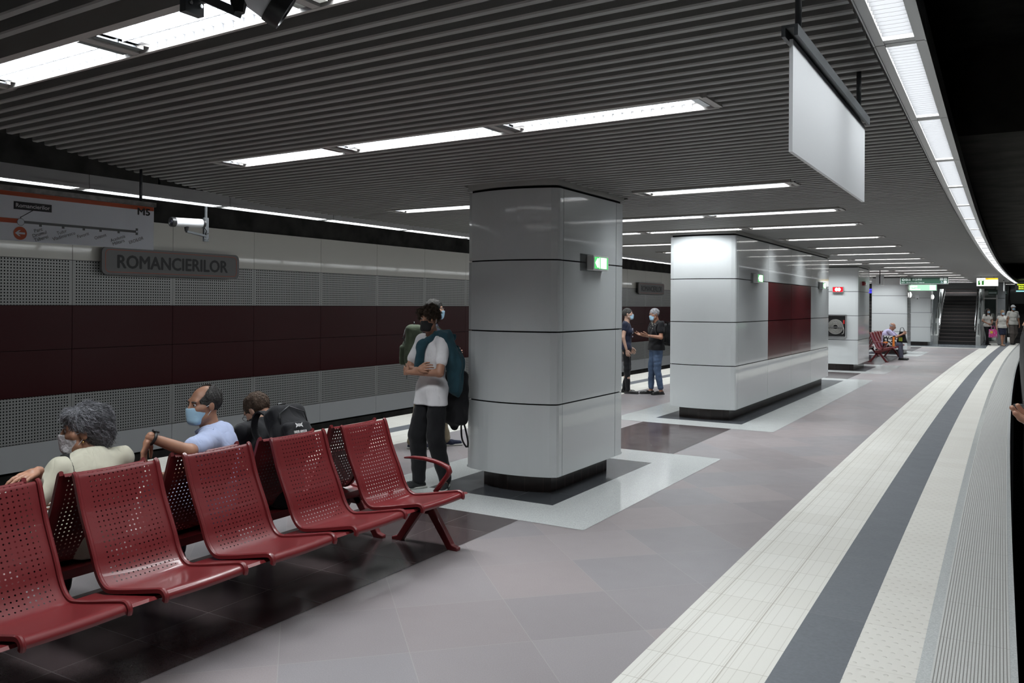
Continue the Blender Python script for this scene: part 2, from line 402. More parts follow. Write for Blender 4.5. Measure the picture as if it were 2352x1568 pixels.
# wall across the right track and the dark shell
tag(MB().box(4.2, 4.5, -3, 52, -1.5, 4.6).build('wall_right', M_CONC), kind='structure')
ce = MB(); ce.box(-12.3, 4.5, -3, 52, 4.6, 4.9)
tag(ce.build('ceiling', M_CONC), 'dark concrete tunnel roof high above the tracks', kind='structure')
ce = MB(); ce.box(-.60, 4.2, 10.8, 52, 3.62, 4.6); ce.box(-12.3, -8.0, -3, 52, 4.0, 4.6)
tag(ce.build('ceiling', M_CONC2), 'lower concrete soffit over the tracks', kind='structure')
ce = MB(); ce.box(-7.6, -.62, -3, 42.3, 3.35, 3.5)
tag(ce.build('ceiling', M_BLACK), 'black void above the ceiling slats', kind='structure')
tag(MB().box(-12.3, 4.5, -3.3, -3, -1.5, 4.9).build('wall_back', M_CONC), kind='structure')
tag(MB().box(-12.3, 4.5, 52, 52.3, -1.5, 4.9).build('wall_front', M_CONC), kind='structure')

# ================================================================ LAMP ROWS AND SLATTED CEILING
ZC = 2.76
def tilt(y): return .036 if y < 5 else max(.018, .036 - .004*(y-5))
rows = []   # (yc, x0, [joints...], x1)
rows += [(2.17, [-4.41, -3.30, -2.20, -1.10], 'louvred ceiling lamp nearest the camera, crossed by the close surveillance camera'),
         (4.43, [-5.33, -4.11, -2.73, -1.39], 'three-part louvred ceiling lamp before the nearest pillar'),
         (7.72, [-6.30, -4.75], 'short louvred ceiling lamp left of the first pillar'),
         (7.68, [-3.15, -1.67], 'short louvred ceiling lamp right of the first pillar top'),
         (9.93, [-6.30, -4.76, -3.21, -1.66], 'three-part louvred ceiling lamp, first full row beyond the first pillar'),
         (11.78, [-6.30, -4.80, -3.26, -1.73], 'three-part louvred ceiling lamp just in front of the second pillar')]
side = {14.10: 'near the front end of', 16.33: 'beside the middle of', 18.57: 'near the far end of'}
for y, w in side.items():
    rows += [(y+.06, [-6.3, -4.78], 'short louvred ceiling lamp %s the long second pillar, left side' % w),
             (y, [-3.29, -1.75], 'short louvred ceiling lamp %s the long second pillar, right side' % w)]
rows += [(20.77, [-6.3, -4.8, -3.28, -1.74], 'three-part louvred ceiling lamp between the second and third pillars, nearer row'),
         (22.75, [-6.3, -4.8, -3.25, -1.70], 'three-part louvred ceiling lamp just in front of the third pillar')]
rows += [(25.15, [-3.2, -1.66], 'short louvred ceiling lamp right of the third pillar'),
         (25.20, [-6.3, -4.8], 'short louvred ceiling lamp left of the third pillar'),
         (27.5, [-6.3, -4.75, -3.18, -1.62], 'three-part louvred ceiling lamp over the far bench, nearer row'),
         (29.7, [-6.3, -4.7, -3.16, -1.6], 'three-part louvred ceiling lamp over the far bench, farther row')]
for y, w in ((31.9,'in front of the fourth pillar'), (34.3,'just beyond the fourth pillar'), (36.85,'behind the green exit sign'), (39.05,'between the exit signs and the stairs'), (41.4,'last row before the stairs')):
    if 32.5 < y < 34: continue
    rows.append((y, [-6.3, -4.65, -3.1, -1.48], 'three-part louvred ceiling lamp %s' % w))
holes = []
def lamp_row(yc, xs, label):
    x0, x1 = xs[0], xs[-1]; xm = (x0+x1)/2; ym = yc - tilt(yc)*(xm+3.4)
    t = empty('ceiling_lamp', (xm, ym, ZC), -math.atan(tilt(yc)), label, 'ceiling lamp', 'louvred lamps in the slatted ceiling')
    hw = .155; L = (x1-x0)/2
    f = MB(); f.box(-L, L, -hw, -hw+.045, -.006, .10); f.box(-L, L, hw-.018, hw, -.006, .10)
    edges = [x-xm for x in xs]
    for e in edges: f.box(e-.02, e+.02, -hw+.04, hw-.01, -.004, .10)
    f.box(-L, L, -hw, hw, .10, .11)
    f.build('frame', M_FRAME, t)
    for a, b in zip(edges[:-1], edges[1:]):
        a += .02; b -= .02
        near = yc < 13
        for q in (a+.035, b-.035):
            ec = MB(); ec.box(q-.035, q+.035, -hw+.045, hw-.018, .014, .03)
            ec.prism([(q-.02,-.09),(q+.02,-.09),(q+.02,.12),(q-.02,.12)], .002, .02)
            ec.build('end_reflector', M_CHROME, t)
        a += .07; b -= .07
        MB().add([(a,-hw+.045,.045),(b,-hw+.045,.045),(b,hw-.018,.045),(a,hw-.018,.045)], [(0,3,2,1)]).build('diffuser', M_TUBE, t)
        if near:
            lv = MB(); n = int((b-a)/.058)
            for i in range(1, n):
                q = a+(b-a)*i/n; lv.box(q-.0015, q+.0015, -hw+.045, hw-.018, .006, .038)
            lv.box(a, b, .012, .016, .004, .04)
            lv.build('louvre', pbr('white_louvre', (.30,.31,.33), .3), t)
        ld = bpy.data.lights.new('lamp_light', 'AREA'); ld.shape = 'RECTANGLE'; ld.size = b-a; ld.size_y = .22; ld.spread = math.radians(134)
        ld.energy = LAMP_W*(1.28 if yc < 8 else 1.1 if yc < 12 else .88)*(b-a)/1.3; ld.color = (.94, .985, 1.0)
        lo = bpy.data.objects.new('lamp_light', ld); C.objects.link(lo); lo.parent = t; lo.location = ((a+b)/2, .012, .041)
    holes.append((yc, x0, x1))
for y, xs, lb in rows: lamp_row(y, xs, lb)

LE = [(-2,-3.2),(0,-4.15),(2.98,-5.65),(3.44,-5.90),(3.93,-6.15),(4.33,-6.36),(5.21,-6.75),(5.81,-6.98),(6.7,-7.27),(7.56,-7.42),(8.43,-7.5),(60,-7.52)]
def left_end(y):
    for (a, xa), (b, xb) in zip(LE[:-1], LE[1:]):
        if a <= y <= b: return xa+(xb-xa)*(y-a)/(b-a)
    return -7.5
PIL = [(-4.37,-3.42,6.5,7.93,.11), (-4.46,-3.46,12.09,19.2,.08), (-4.53,-3.50,23.45,25.45,.05), (-4.42,-3.25,32.65,33.9,.04), (-4.35,-3.12,40.65,41.9,.04)]
sl = MB(); y = -2.0
while y < 42.2:
    a = left_end(y); b = E(y)-.555
    if y < 0: a = max(a, -3.6)
    cut = []
    for (yc, x0, x1) in holes:
        if abs(y-yc) < .165+.02: cut.append((x0-.01, x1+.01))
    for (x0, x1, y0, y1, s) in PIL:
        if y0-s-.03 < y < y1+s+.03: cut.append((x0-.02, x1+.02))
    segs = [(a, b)]
    for c0, c1 in cut:
        ns = []
        for s0, s1 in segs:
            if c1 <= s0 or c0 >= s1: ns.append((s0, s1))
            else:
                if c0 > s0: ns.append((s0, c0))
                if c1 < s1: ns.append((c1, s1))
        segs = ns
    t = tilt(y)
    for s0, s1 in segs:
        if s1-s0 < .05: continue
        ya = y - t*(s0+3.4); yb = y - t*(s1+3.4); w = .021; z0, z1 = ZC+.004, ZC+.065
        P = []
        for (x, yy_) in ((s0, ya), (s1, yb)):
            P += [(x, yy_-w, z0+.006), (x, yy_-w+.006, z0), (x, yy_+w-.006, z0), (x, yy_+w, z0+.006), (x, yy_+w, z1), (x, yy_-w, z1)]
        sl.add(P, [(i, (i+1)%6, 6+(i+1)%6, 6+i) for i in range(6)][::1] + [(5,4,3,2,1,0), (6,7,8,9,10,11)])
    y += .1175
me_o = sl.build('ceiling', M_SLAT); tag(me_o, 'dark grey slatted suspended ceiling over the platform', kind='structure')
ca = MB()
for x in (-6.2, -4.9, -2.3, -1.0): ca.box(x-.02, x+.02, 5.5 if x < -5 else 0, 42, ZC+.066, ZC+.10)
tag(ca.build('trim_1', M_BLACK), 'black carrier rails above the slats', kind='structure')

# ---- edge light lines
def edge_line(name, label, xf, z, y0, y1, step, flip, sp):
    t = empty(name, (0, 0, z), 0, label, 'light line')
    y = y0; i = 0
    while y < y1:
        xa, xb = xf(y+.0), xf(y+step)
        m = frame_m(((xa+xb)/2, y+step/2, 0), Vector((1, -(xb-xa)/step, 0)).normalized(), Vector(((xb-xa)/step, 1, 0)).normalized(), (0,0,1))
        L = step/2; hw = .095
        f = MB(); f.box(-hw, -hw+.038, -L+.004, L-.004, 0, .11); f.box(hw-.036, hw, -L+.004, L-.004, 0, .11)
        f.box(-hw+.038, hw-.036, -L+.004, -L+.05, .004, .11); f.box(-hw+.038, hw-.036, L-.05, L-.004, .004, .11); f.box(-hw, hw, -L+.004, L-.004, .11, .125)
        f.box(-hw-.004, -hw+.002, -L+.004, L-.004, -.004, .03); f.box(hw-.002, hw+.004, -L+.004, L-.004, -.004, .03)
        f.xf(m); seg = f.build('housing', pbr('edge_lamp_frame', (.50,.50,.50), .3), t)
        d = MB().add([(-hw+.038,-L+.05,.04),(hw-.036,-L+.05,.04),(hw-.036,L-.05,.04),(-hw+.038,L-.05,.04)], [(0,3,2,1)]).xf(m); d.build('diffuser', M_TUBE if flip else M_TUBE2, seg)
        if y < (6 if flip else 14):
            lv = MB(); n = int((step-.1)/.048)
            for k in range(1, n):
                q = -L+.05+(step-.1)*k/n; lv.box(-hw+.038, hw-.036, q-.0012, q+.0012, .008, .036)
            lv.xf(m); lv.build('louvre', pbr('silver_louvre', (.16,.16,.165), .3), seg)
        ld = bpy.data.lights.new('edge_light', 'AREA'); ld.shape = 'RECTANGLE'; ld.size = .11; ld.size_y = step-.12; ld.spread = math.radians(sp)
        ld.energy = STRIP_W*(1.6 if flip else 1.12); ld.color = (.94,.985,1.0)
        lo = bpy.data.objects.new('edge_light', ld); C.objects.link(lo); lo.parent = seg
        lo.matrix_local = m @ Matrix.Translation((0,0,.037))
        if flip:          # added light outside the housing, aimed to brighten the trackside wall
            wall_fill = ld.copy(); wall_fill.energy = STRIP_W*.62; wall_fill.spread = math.radians(172)
            lo = bpy.data.objects.new('edge_light', wall_fill); C.objects.link(lo); lo.parent = seg
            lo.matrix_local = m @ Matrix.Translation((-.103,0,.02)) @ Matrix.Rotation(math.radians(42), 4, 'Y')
        if flip:   # hangers of the free-hanging line
            MB().tube([m @ Vector((0,0,.125)), m @ Vector((0,0,1.2 if y > 8 else 1.2))], .012, 6).build('hanger', M_DMET, seg)
        y += step; i += 1
    return t
edge_line('edge_light_line', 'curved line of louvred lamps following the right platform edge', lambda y: E(y)-.445, ZC, 3.77-1.605*4, 43, 1.605, False, 118)
edge_line('edge_light_line', 'hanging line of louvred lamps along the left platform edge', lambda y: -7.36, 2.71, 3.0-1.605*3, 43, 1.605, True, 172)

# ================================================================ PILLARS
ZJ = [.165, .80, 1.436, 2.07, 2.705]
def outline(x0, x1, y0, y1, s, r=.06):
    """closed outline, counter clockwise from the front right corner; bulging ends"""
    xm = (x0+x1)/2; hw = (x1-x0)/2; n = 16
    def arc(yb, sg):
        return [(xm+hw*t, yb - sg*s*(1-t*t)) for t in [(-1+2*i/n) for i in range(n+1)]]
    front = arc(y0, 1); back = arc(y1, -1)
    return front, back
def strip_wall(path, z0, z1, th, mb, mi=0):
    """thick panel along an open path"""
    n = len(path); P = [Vector((p[0], p[1], 0)) for p in path]; N = []
    for i in range(n):
        d = (P[min(i+1,n-1)]-P[max(i-1,0)]).normalized(); N.append(Vector((-d.y, d.x, 0)))
    vs = []
    for p, q in zip(P, N):
        i_ = p+q*th
        vs += [(p.x,p.y,z0),(p.x,p.y,z1),(i_.x,i_.y,z1),(i_.x,i_.y,z0)]
    fs = []
    for i in range(n-1):
        a = 4*i; b = a+4
        fs += [(a,b,b+1,a+1),(a+1,b+1,b+2,a+2),(a+2,b+2,b+3,a+3),(a+3,b+3,b,a)]
    fs += [(0,1,2,3),(4*n-1,4*n-2,4*n-3,4*n-4)]
    mb.add(vs, fs, mi); return mb
def pillar(idx, label, ycuts, red=()):
    x0, x1, y0, y1, s = PIL[idx]; xm = (x0+x1)/2
    t = empty('pillar', (xm, (y0+y1)/2, 0), 0, label, 'pillar'); off = Matrix.Translation((-xm, -(y0+y1)/2, 0))
    front, back = outline(x0, x1, y0, y1, s)
    full = front + list(reversed(back))
    def inset(poly, d):
        cx_, cy_ = xm, (y0+y1)/2
        return [(p[0]-d*(1 if p[0] > cx_ else -1)*min(1, abs(p[0]-cx_)/.3), p[1]-d*(1 if p[1] > cy_ else -1)) for p in poly]
    # plinth with uv along the perimeter
    pl = inset(full, .12); mb = MB(); uv = []; acc = 0; n = len(pl)
    for i in range(n+1):
        p = pl[i % n]
        if i: acc += math.dist(pl[i-1], p)
        for z in (0, .17): mb.v.append((p[0], p[1], z)); uv.append((acc, z+.002))
    for i in range(n): mb.f.append((2*i, 2*i+2, 2*i+3, 2*i+1)); mb.mi.append(0)
    mb.xf(off); mb.build('plinth', M_PLINTH, t, uv=uv)
    co = MB(); co.prism(inset(full, .03), .18, ZC+.05); co.xf(off); co.build('core', M_GAP, t)
    cl = MB(); cl.prism(full, 2.725, ZC+.03); cl.xf(off); cl.build('collar', pbr('cream_collar', (.42,.42,.40), .4), t)
    bs = MB(); bs.prism(inset(full, .004), .166, .185); bs.xf(off); bs.build('base_tray', M_WHITEP, t)
    g = .0045; rr = .035
    for k in range(4):
        z0, z1 = ZJ[k]+(.006 if k else 0), ZJ[k+1]-.006
        def pan(path, mat=M_WHITEP, lb=None):
            mb = strip_wall(path, z0, z1, .02, MB()); mb.xf(off); mb.build('cladding_panel', mat, t, label=lb)
        ya, yb = ycuts[0], ycuts[-1]
        # front wrap and back wrap panels
        pan([(x0, ya-g)] + [(x0, y0+rr)] + [(x0+.01, y0+.01)] + front[1:-1] + [(x1-.01, y0+.01), (x1, y0+rr), (x1, ya-g)])
        pan([(x1, yb+g), (x1, y1-rr), (x1-.01, y1-.01)] + list(reversed(back))[1:-1] + [(x0+.01, y1-.01), (x0, y1-rr), (x0, yb+g)])
        for i, (a, b) in enumerate(zip(ycuts[:-1], ycuts[1:])):
            isr = (k in (1, 2)) and i in red
            m_ = M_REDP if isr else M_WHITEP; lb = 'dark red enamel panel' if isr else None
            pan([(x1, a+g), (x1, b-g)], m_, lb); pan([(x0, b-g), (x0, a+g)], m_, lb)
    return t
P1 = pillar(0, 'nearest pillar, short with bulging front and pale grey panels beside red benches', [6.60, 7.74])
P2 = pillar(1, 'long pale grey pillar with dark red panels on its side, second from the camera', [12.23, 13.96, 15.62, 17.33, 19.05], red=(1, 2))
P3 = pillar(2, 'pale grey pillar with the fire hose cabinet and red lit box', [23.6, 25.3])
P4 = pillar(3, 'pale grey pillar right behind the man on the far bench', [32.75, 33.8])
P5 = pillar(4, 'farthest pale grey pillar, just left of the stairs', [40.75, 41.8])
for x, y in ((-4.55, 7.0), (-3.36, 7.97)):
    pass

# ================================================================ BENCHES
PROF = [(-.030,.850),(-.022,.862),(-.008,.860),(.0,.845),(.022,.78),(.050,.70),(.082,.63),(.112,.57),(.140,.51),(.163,.455),(.190,.410),(.222,.380),(.262,.366),(.32,.372),(.40,.386),(.50,.406),(.58,.422),(.625,.430),(.648,.426),(.660,.408),(.656,.392)]
def spline(P, m=4):
    out = []
    for i in range(len(P)-1):
        p0, p1, p2, p3 = [Vector(P[min(max(k,0),len(P)-1)]).to_3d() for k in (i-1, i, i+1, i+2)]
        for j in range(m):
            t = j/m; q = 0.5*((2*p1)+(p2-p0)*t+(2*p0-5*p1+4*p2-p3)*t*t+(3*p1-p0-3*p2+p3)*t**3); out.append((q.x, q.y))
    return out+[P[-1]]
PROF = spline(PROF[:4], 2)[:-1] + spline(PROF[3:], 4)
def seat_part(parent, yc):
    W2 = .21; mb = MB(); uv = []; acc = 0; cols = 9
    prof = PROF
    for i, (d, z) in enumerate(prof):
        if i: acc += math.dist(prof[i-1], prof[i])
        for c in range(cols):
            u = -W2+2*W2*c/(cols-1); mb.v.append((d, yc+u, z+.004*math.sin(PI*c/(cols-1))*-1)); uv.append((u+W2, .04+acc))
    for i in range(len(prof)-1):
        for c in range(cols-1):
            a = i*cols+c; mb.f.append((a, a+cols, a+cols+1, a+1)); mb.mi.append(0)
    o = mb.build('seat', M_SEAT, parent, smooth=True, uv=uv)
    for sg in (-1, 1):
        r = MB(); y_ = yc+sg*(W2+.008)
        pts = [(d, z) for d, z in PROF[3:]]
        n = len(pts); vs = []
        for i, (d, z) in enumerate(pts):
            a = pts[max(0,i-1)]; b = pts[min(n-1,i+1)]; tx, tz = b[0]-a[0], b[1]-a[1]; L = math.hypot(tx, tz); nx, nz = tz/L, -tx/L
            w, h0, h1 = .011, -.008, .010
            for (dy, hh) in ((-w, h0), (w, h0), (w, h1), (w*.4, h1+.005), (-w*.4, h1+.005), (-w, h1)):
                vs.append((d-nx*hh*1, y_+dy, z-nz*hh*1))
        fs = [(i*6+k, i*6+(k+1)%6, (i+1)*6+(k+1)%6, (i+1)*6+k) for i in range(n-1) for k in range(6)] + [(5,4,3,2,1,0), tuple((n-1)*6+k for k in range(6))]
        r.add(vs, fs); r.build('rim', M_REDM, o, smooth=True, autosmooth=True)
    return o
def leg_part(parent, y, arm=True):
    L = MB()
    L.prism([(.20,.35),(.34,.37),(.42,.38),(.40,.33),(.33,.25),(.31,.22),(.20,.22),(.17,.30)], -.022, .022, frame=frame_m((0,y,0), (1,0,0), (0,0,1), (0,-1,0)))
    for d0, d1 in ((.33, .50), (.22, .045)):
        sg = 1 if d1 > d0 else -1
        L.prism([(d0-.055*sg, .265),(d0+.012*sg, .28),(d1+.01*sg, .035),(d1+.055*sg,.022),(d1+.055*sg,0),(d1-.03*sg,0),(d1-.05*sg,.03)][::sg*-1], -.022, .022, frame=frame_m((0,y,0), (1,0,0), (0,0,1), (0,-1,0)))
    L.build('leg', M_REDM, parent, bevel=.006)
    if arm:
        a = MB(); path = [(.10,.592),(.18,.602),(.27,.603),(.36,.594),(.43,.578),(.478,.560),(.488,.535),(.470,.505),(.42,.445),(.37,.385)]
        a.tube([(d, y-.02, z) for d, z in path], [.006,.012,.015,.016,.018,.020,.021,.019,.018,.018], 8)
        a.xf(Matrix.Identity(4)); a.build('armrest', M_REDM, parent, smooth=True)
def bench(loc, rz, label, group, centers, legs):
    t = empty('bench', loc, rz, label, 'bench', group)
    for c in centers: seat_part(t, c)
    y0, y1 = min(legs)-.02, max(legs)+.02
    b = MB(); b.prism([(.17,.34),(.24,.345),(.60,.405),(.615,.395),(.46,.335),(.36,.30),(.20,.285)][::-1], y0, y1, frame=frame_m((0,0,0),(1,0,0),(0,0,1),(0,1,0)))
    b.build('beam', M_REDM, t)
    for l in legs: leg_part(t, l, l == max(legs) or l == min(legs))
    return t
cen = [-.30-.61*i for i in range(5)]
B1 = bench((-3.785, 4.69, 0), 0, 'empty near red perforated steel bench facing the right platform edge', 'near benches', cen, [.03, -3.22])
cen2 = [.30+.61*i for i in range(5)]
B2 = bench((-3.865, 4.66, 0), PI, 'near red perforated steel bench facing the left track, three people sitting on it', 'near benches', cen2, [-.03, 3.22])
FBY = 30.9
B3 = bench((-3.80, FBY, 0), 0, 'far red steel bench between the pillars, with an old man seated on it', 'far benches', [-.45-.61*i for i in range(5)], [-.1, -3.35])
B4 = bench((-3.91, FBY, 0), PI, 'far red steel bench facing the left track, behind the old man', 'far benches', [.45+.61*i for i in range(5)], [.1, 3.35])

# ================================================================ SIGNS
M_WBOARD = pbr('white_sign_board', (.80,.81,.83), .35)
M_MAPW = pbr('map_board_white', (.72,.75,.79), .4)
M_ORANGE = pbr('sign_orange', (.42,.07,.02), .5)
M_LINEG = pbr('sign_grey', (.12,.125,.125), .5)
M_INK = pbr('sign_black', (.012,.012,.012), .5)
M_GALV = pbr('galvanised_steel', (.22,.21,.20), .45, .6, var=(14,.4))
M_WHITEINK = pbr('white_lettering', (.75,.75,.75), .5)

t = empty('hanging_sign', (-.626, 3.56, 2.18), 0, 'blank white double-sided panel hanging from two pipes beside the right edge lamps', 'sign')
o = t.location
def L(mb): return mb.xf(Matrix.Translation(-Vector(t.location)))
L(MB().box(-.632, -.620, 2.80, 4.32, 2.18, 2.545)).build('panel', M_WBOARD, t)
L(MB().box(-.652, -.640, 2.775, 4.335, 2.548, 2.585).box(-.640, -.612, 2.775, 4.335, 2.575, 2.585).box(-.612, -.600, 2.775, 4.335, 2.548, 2.585)).build('top_channel', M_DMET, t)
for y in (2.90, 4.17): L(MB().tube([(-.626, y, 2.58), (-.626, y, 2.79)], .011, 10)).build('pipe', M_DMET, t, smooth=True)

t = empty('line_map_sign', (-6.2, 3.3, 2.112), 0, 'white metro line map sign with orange stripe, hanging on pipes above the left platform', 'sign')
L(MB().box(-6.215, -6.20, 2.05, 4.505, 2.112, 2.475)).build('board', M_MAPW, t)
L(MB().box(-6.235, -6.18, 2.04, 4.515, 2.470, 2.506)).build('top_rail', M_GALV, t)
for y in (2.3, 4.386): L(MB().tube([(-6.207, y, 2.505), (-6.207, y, 2.80)], .012, 10)).build('pipe', M_DMET, t, smooth=True)
x = -6.199
L(MB().box(-6.2005, x+.0005, 2.05, 4.503, 2.436, 2.468)).build('orange_stripe', M_ORANGE, t)
g = MB(); g.box(-6.2005, x, 2.05, 3.39, 2.240, 2.273); L(g).build('orange_route_line', M_ORANGE, t)
g = MB(); g.box(-6.2005, x, 3.41, 4.345, 2.243, 2.262)
for y in (3.55, 3.723, 3.888, 4.027, 4.183): g.box(-6.2005, x, y-.01, y+.01, 2.228, 2.245)
g.box(-6.2005, x+.001, 4.336, 4.356, 2.226, 2.280); L(g).build('grey_route_line', M_LINEG, t)
def disc(mb, y, z, r, dx, mi=0, n=28): mb.add([(x+dx, y+r*math.cos(2*PI*i/n), z+r*math.sin(2*PI*i/n)) for i in range(n)], [tuple(range(n))], mi)
g = MB(); disc(g, 3.405, 2.251, .027, .001, 0); disc(g, 3.405, 2.251, .0245, .0016, 1); L(g).build('stop_ring', [M_INK, pbr('ring_white', (.62,.65,.69), .5)], t); g = MB(); disc(g, 4.346, 2.253, .011, .0015, 0); disc(g, 4.346, 2.253, .009, .002, 1)
L(g).build('stop_ring', [M_INK, pbr('ring_white', (.62,.65,.69), .5)], t)
g = MB(); g.box(-6.2005, x+.001, 3.355, 3.633, 2.341, 2.398); L(g).build('name_plate', M_INK, t)
g = MB(); add_text(g, 'Romancierilor', .042, FX(x+.0022, 3.369, 2.357), fit=.25, bold=.012); L(g).build('name_lettering', M_WHITEINK, t)
g = MB(); g.bar((x+.001, 3.405, 2.275), (x+.001, 3.405, 2.290), .0008, .006, upv=(1,0,0)); 
g.add([(x+.001,3.402,2.279),(x+.001,3.408,2.279),(x+.001,3.408,2.289),(x+.001,3.402,2.289)], [(0,1,2,3)])
g.add([(x+.001,3.402,2.286),(x+.001,3.407,2.284),(x+.001,3.499,2.343),(x+.001,3.487,2.343)], [(0,1,2,3)]); L(g).build('pointer_line', M_INK, t)
g = MB(); disc(g, 3.402, 2.169, .048, .001, 0); L(g).build('arrow_disc', M_ORANGE, t)
g = MB(); P = [(-.038,0),(-.010,.022),(.003,.022),(-.014,.007),(.034,.007),(.034,-.007),(-.014,-.007),(.003,-.022),(-.010,-.022)]
g.add([(x+.002, 3.402+a, 2.169+b) for a, b in P], [tuple(reversed(range(9)))]) ; L(g).build('arrow', pbr('sign_white', (.62,.65,.69), .5), t)
g = MB(); add_text(g, 'M5', .079, FX(x+.002, 4.353, 2.395), fit=.112, bold=.035); L(g).build('line_number', M_INK, t)
g = MB(); A = math.radians(20)
for s_, y_, z_, f_ in (('Parc',3.507,2.181,.064),('Drumul',3.496,2.144,.108),('Taberei',3.508,2.112,.108),('Tudor',3.679,2.177,.078),('Vladimirescu',3.645,2.130,.184),('Favorit',3.840,2.163,.098),
                       ('Orizont',3.981,2.162,.103),('Academia',4.116,2.153,.134),('Militara',4.136,2.126,.108),('EROILOR',4.281,2.148,.137)):
    g = MB(); add_text(g, s_, .036, FX(x+.0012, y_, z_), fit=f_, ang=A, bold=.008); L(g).build('stop_name', M_LINEG, t)

def rrect(y0, y1, z0, z1, r, n=6):
    P = []
    for cy_, cz_, a0 in ((y1-r, z0+r, -PI/2), (y1-r, z1-r, 0), (y0+r, z1-r, PI/2), (y0+r, z0+r, PI)):
        for i in range(n+1): a = a0+PI/2*i/n; P.append((cy_+r*math.cos(a), cz_+r*math.sin(a)))
    return P
def station_sign(y0, label):
    t = empty('station_name_sign', (-11.95, y0+1.31, 2.08), 0, label, 'sign', 'station name signs on the left wall')
    xb = -11.86
    fr_ = frame_m((0,0,0), (0,1,0), (0,0,1), (1,0,0))
    T = Matrix.Translation(-Vector(t.location))
    m = MB(); m.prism(rrect(y0, y0+2.62, 2.085, 2.512, .09), xb-.04, xb, frame=fr_); m.xf(T); m.build('plate', pbr('sign_plate_grey', (.16,.155,.155), .5), t)
    for yy_ in (y0+.4, y0+2.2): MB().box(-11.995, xb-.03, yy_-.03, yy_+.03, 2.2, 2.4).xf(T).build('bracket', M_DMET, t)
    a, b = rrect(y0+.055, y0+2.565, 2.125, 2.475, .07), rrect(y0+.063, y0+2.557, 2.133, 2.467, .062)
    n = len(a); m = MB(); m.add([(xb+.002,p[0],p[1]) for p in a]+[(xb+.002,p[0],p[1]) for p in b], [(i,(i+1)%n,n+(i+1)%n,n+i) for i in range(n)]); m.xf(T); m.build('orange_border', M_ORANGE, t)
    m = MB(); add_text(m, 'ROMANCIERILOR', .285, FX(xb+.003, y0+.26, 2.197), fit=2.10, bold=.034)
    m.xf(T); m.build('lettering', M_INK, t)
station_sign(7.73, 'grey ROMANCIERILOR name sign on the left wall, nearer the camera, behind the map sign')
station_sign(28.9, 'distant grey ROMANCIERILOR name sign seen between the first and second pillars')

# emergency exit lights on pillar sides
M_GLOWW = emat('lit_white_pictogram', (1,1,.97), 3.0); M_GLOWG = emat('lit_green_field', (.10,.52,.16), 1.1)
M_CASEW = pbr('white_lamp_case', (.62,.63,.62), .3)
def clear(name, tint, gloss):
    k = NT(name); a = k.new('ShaderNodeBsdfTransparent'); a.inputs[0].default_value = (*tint, 1); g_ = k.new('ShaderNodeBsdfGlossy'); g_.inputs['Roughness'].default_value = .05
    fr = k.new('ShaderNodeFresnel'); fr.inputs[0].default_value = 1.45; mx = k.new('ShaderNodeMixShader'); k.put(mx.inputs[0], k.m_('MULTIPLY_ADD', fr.outputs[0], .8, gloss))
    k.l.new(a.outputs[0], mx.inputs[1]); k.l.new(g_.outputs[0], mx.inputs[2]); k.l.new(mx.outputs[0], k.out.inputs[0]); return k.m
M_ACR = clear('clear_acrylic', (.97,.98,.98), .02)
def exit_light(x, yc, zc, label):
    t = empty('exit_light', (x, yc, zc), 0, label, 'emergency light', 'green emergency exit lights on pillar sides')
    MB().box(.001, .075, -.17, .17, -.070, .070).build('case', M_CASEW, t, bevel=.008)
    MB().box(.0, .006, -.30, .17, -.078, .078).build('acrylic_plate', M_ACR, t)
    MB().add([(.0765,-.15,-.055),(.0765,.15,-.055),(.0765,.15,.055),(.0765,-.15,.055)], [(0,1,2,3)]).build('green_field', M_GLOWG, t)
    g = MB(); 
    for P in ([(-.135,0),(-.09,-.042),(-.06,-.042),(-.06,.042),(-.09,.042)], [(-.045,-.05),(-.035,-.05),(-.035,.052),(-.045,.052)], [(-.01,-.05),(.11,-.05),(.11,.05),(-.01,.05)]):
        g.add([(.078, a, b) for a, b in P], [tuple(range(len(P)))])
    g.build('arrow_and_door', M_GLOWW, t)
    return t
exit_light(-3.42, 7.23, 2.07, 'lit green exit light with white arrow on the nearest pillar')
exit_light(-3.46, 13.18, 2.105, 'lit green exit light on the long second pillar, near end')
exit_light(-3.46, 18.3, 2.105, 'lit green exit light on the long second pillar, far end')
def oval_light(x, y, z, label):
    t = empty('oval_light', (x, y, z), 0, label, 'emergency light')
    m = MB(); m.ball((0,0,0), .06, .10, .10, 16); m.build('lens', emat('lit_oval_lens', (1,1,.95), 2.2), t, smooth=True)
    MB().box(-.03, .0, -.11, .11, -.11, .11).build('backplate', M_CASEW, t, bevel=.01)
oval_light(-3.21, 33.1, 2.11, 'small glowing oval light on the side of the fourth pillar')
oval_light(-3.08, 41.1, 2.12, 'small glowing oval light on the side of the farthest pillar')
t = empty('sensor_box', (-3.64, 40.6, 2.05), 0, 'small white box on the front of the farthest pillar', 'sensor')
MB().box(-.075, .075, -.06, .02, 0, .15).build('case', M_WBOARD, t, bevel=.01); MB().ball((0,-.03,-.005), .03).build('lens', M_BLKP, t)

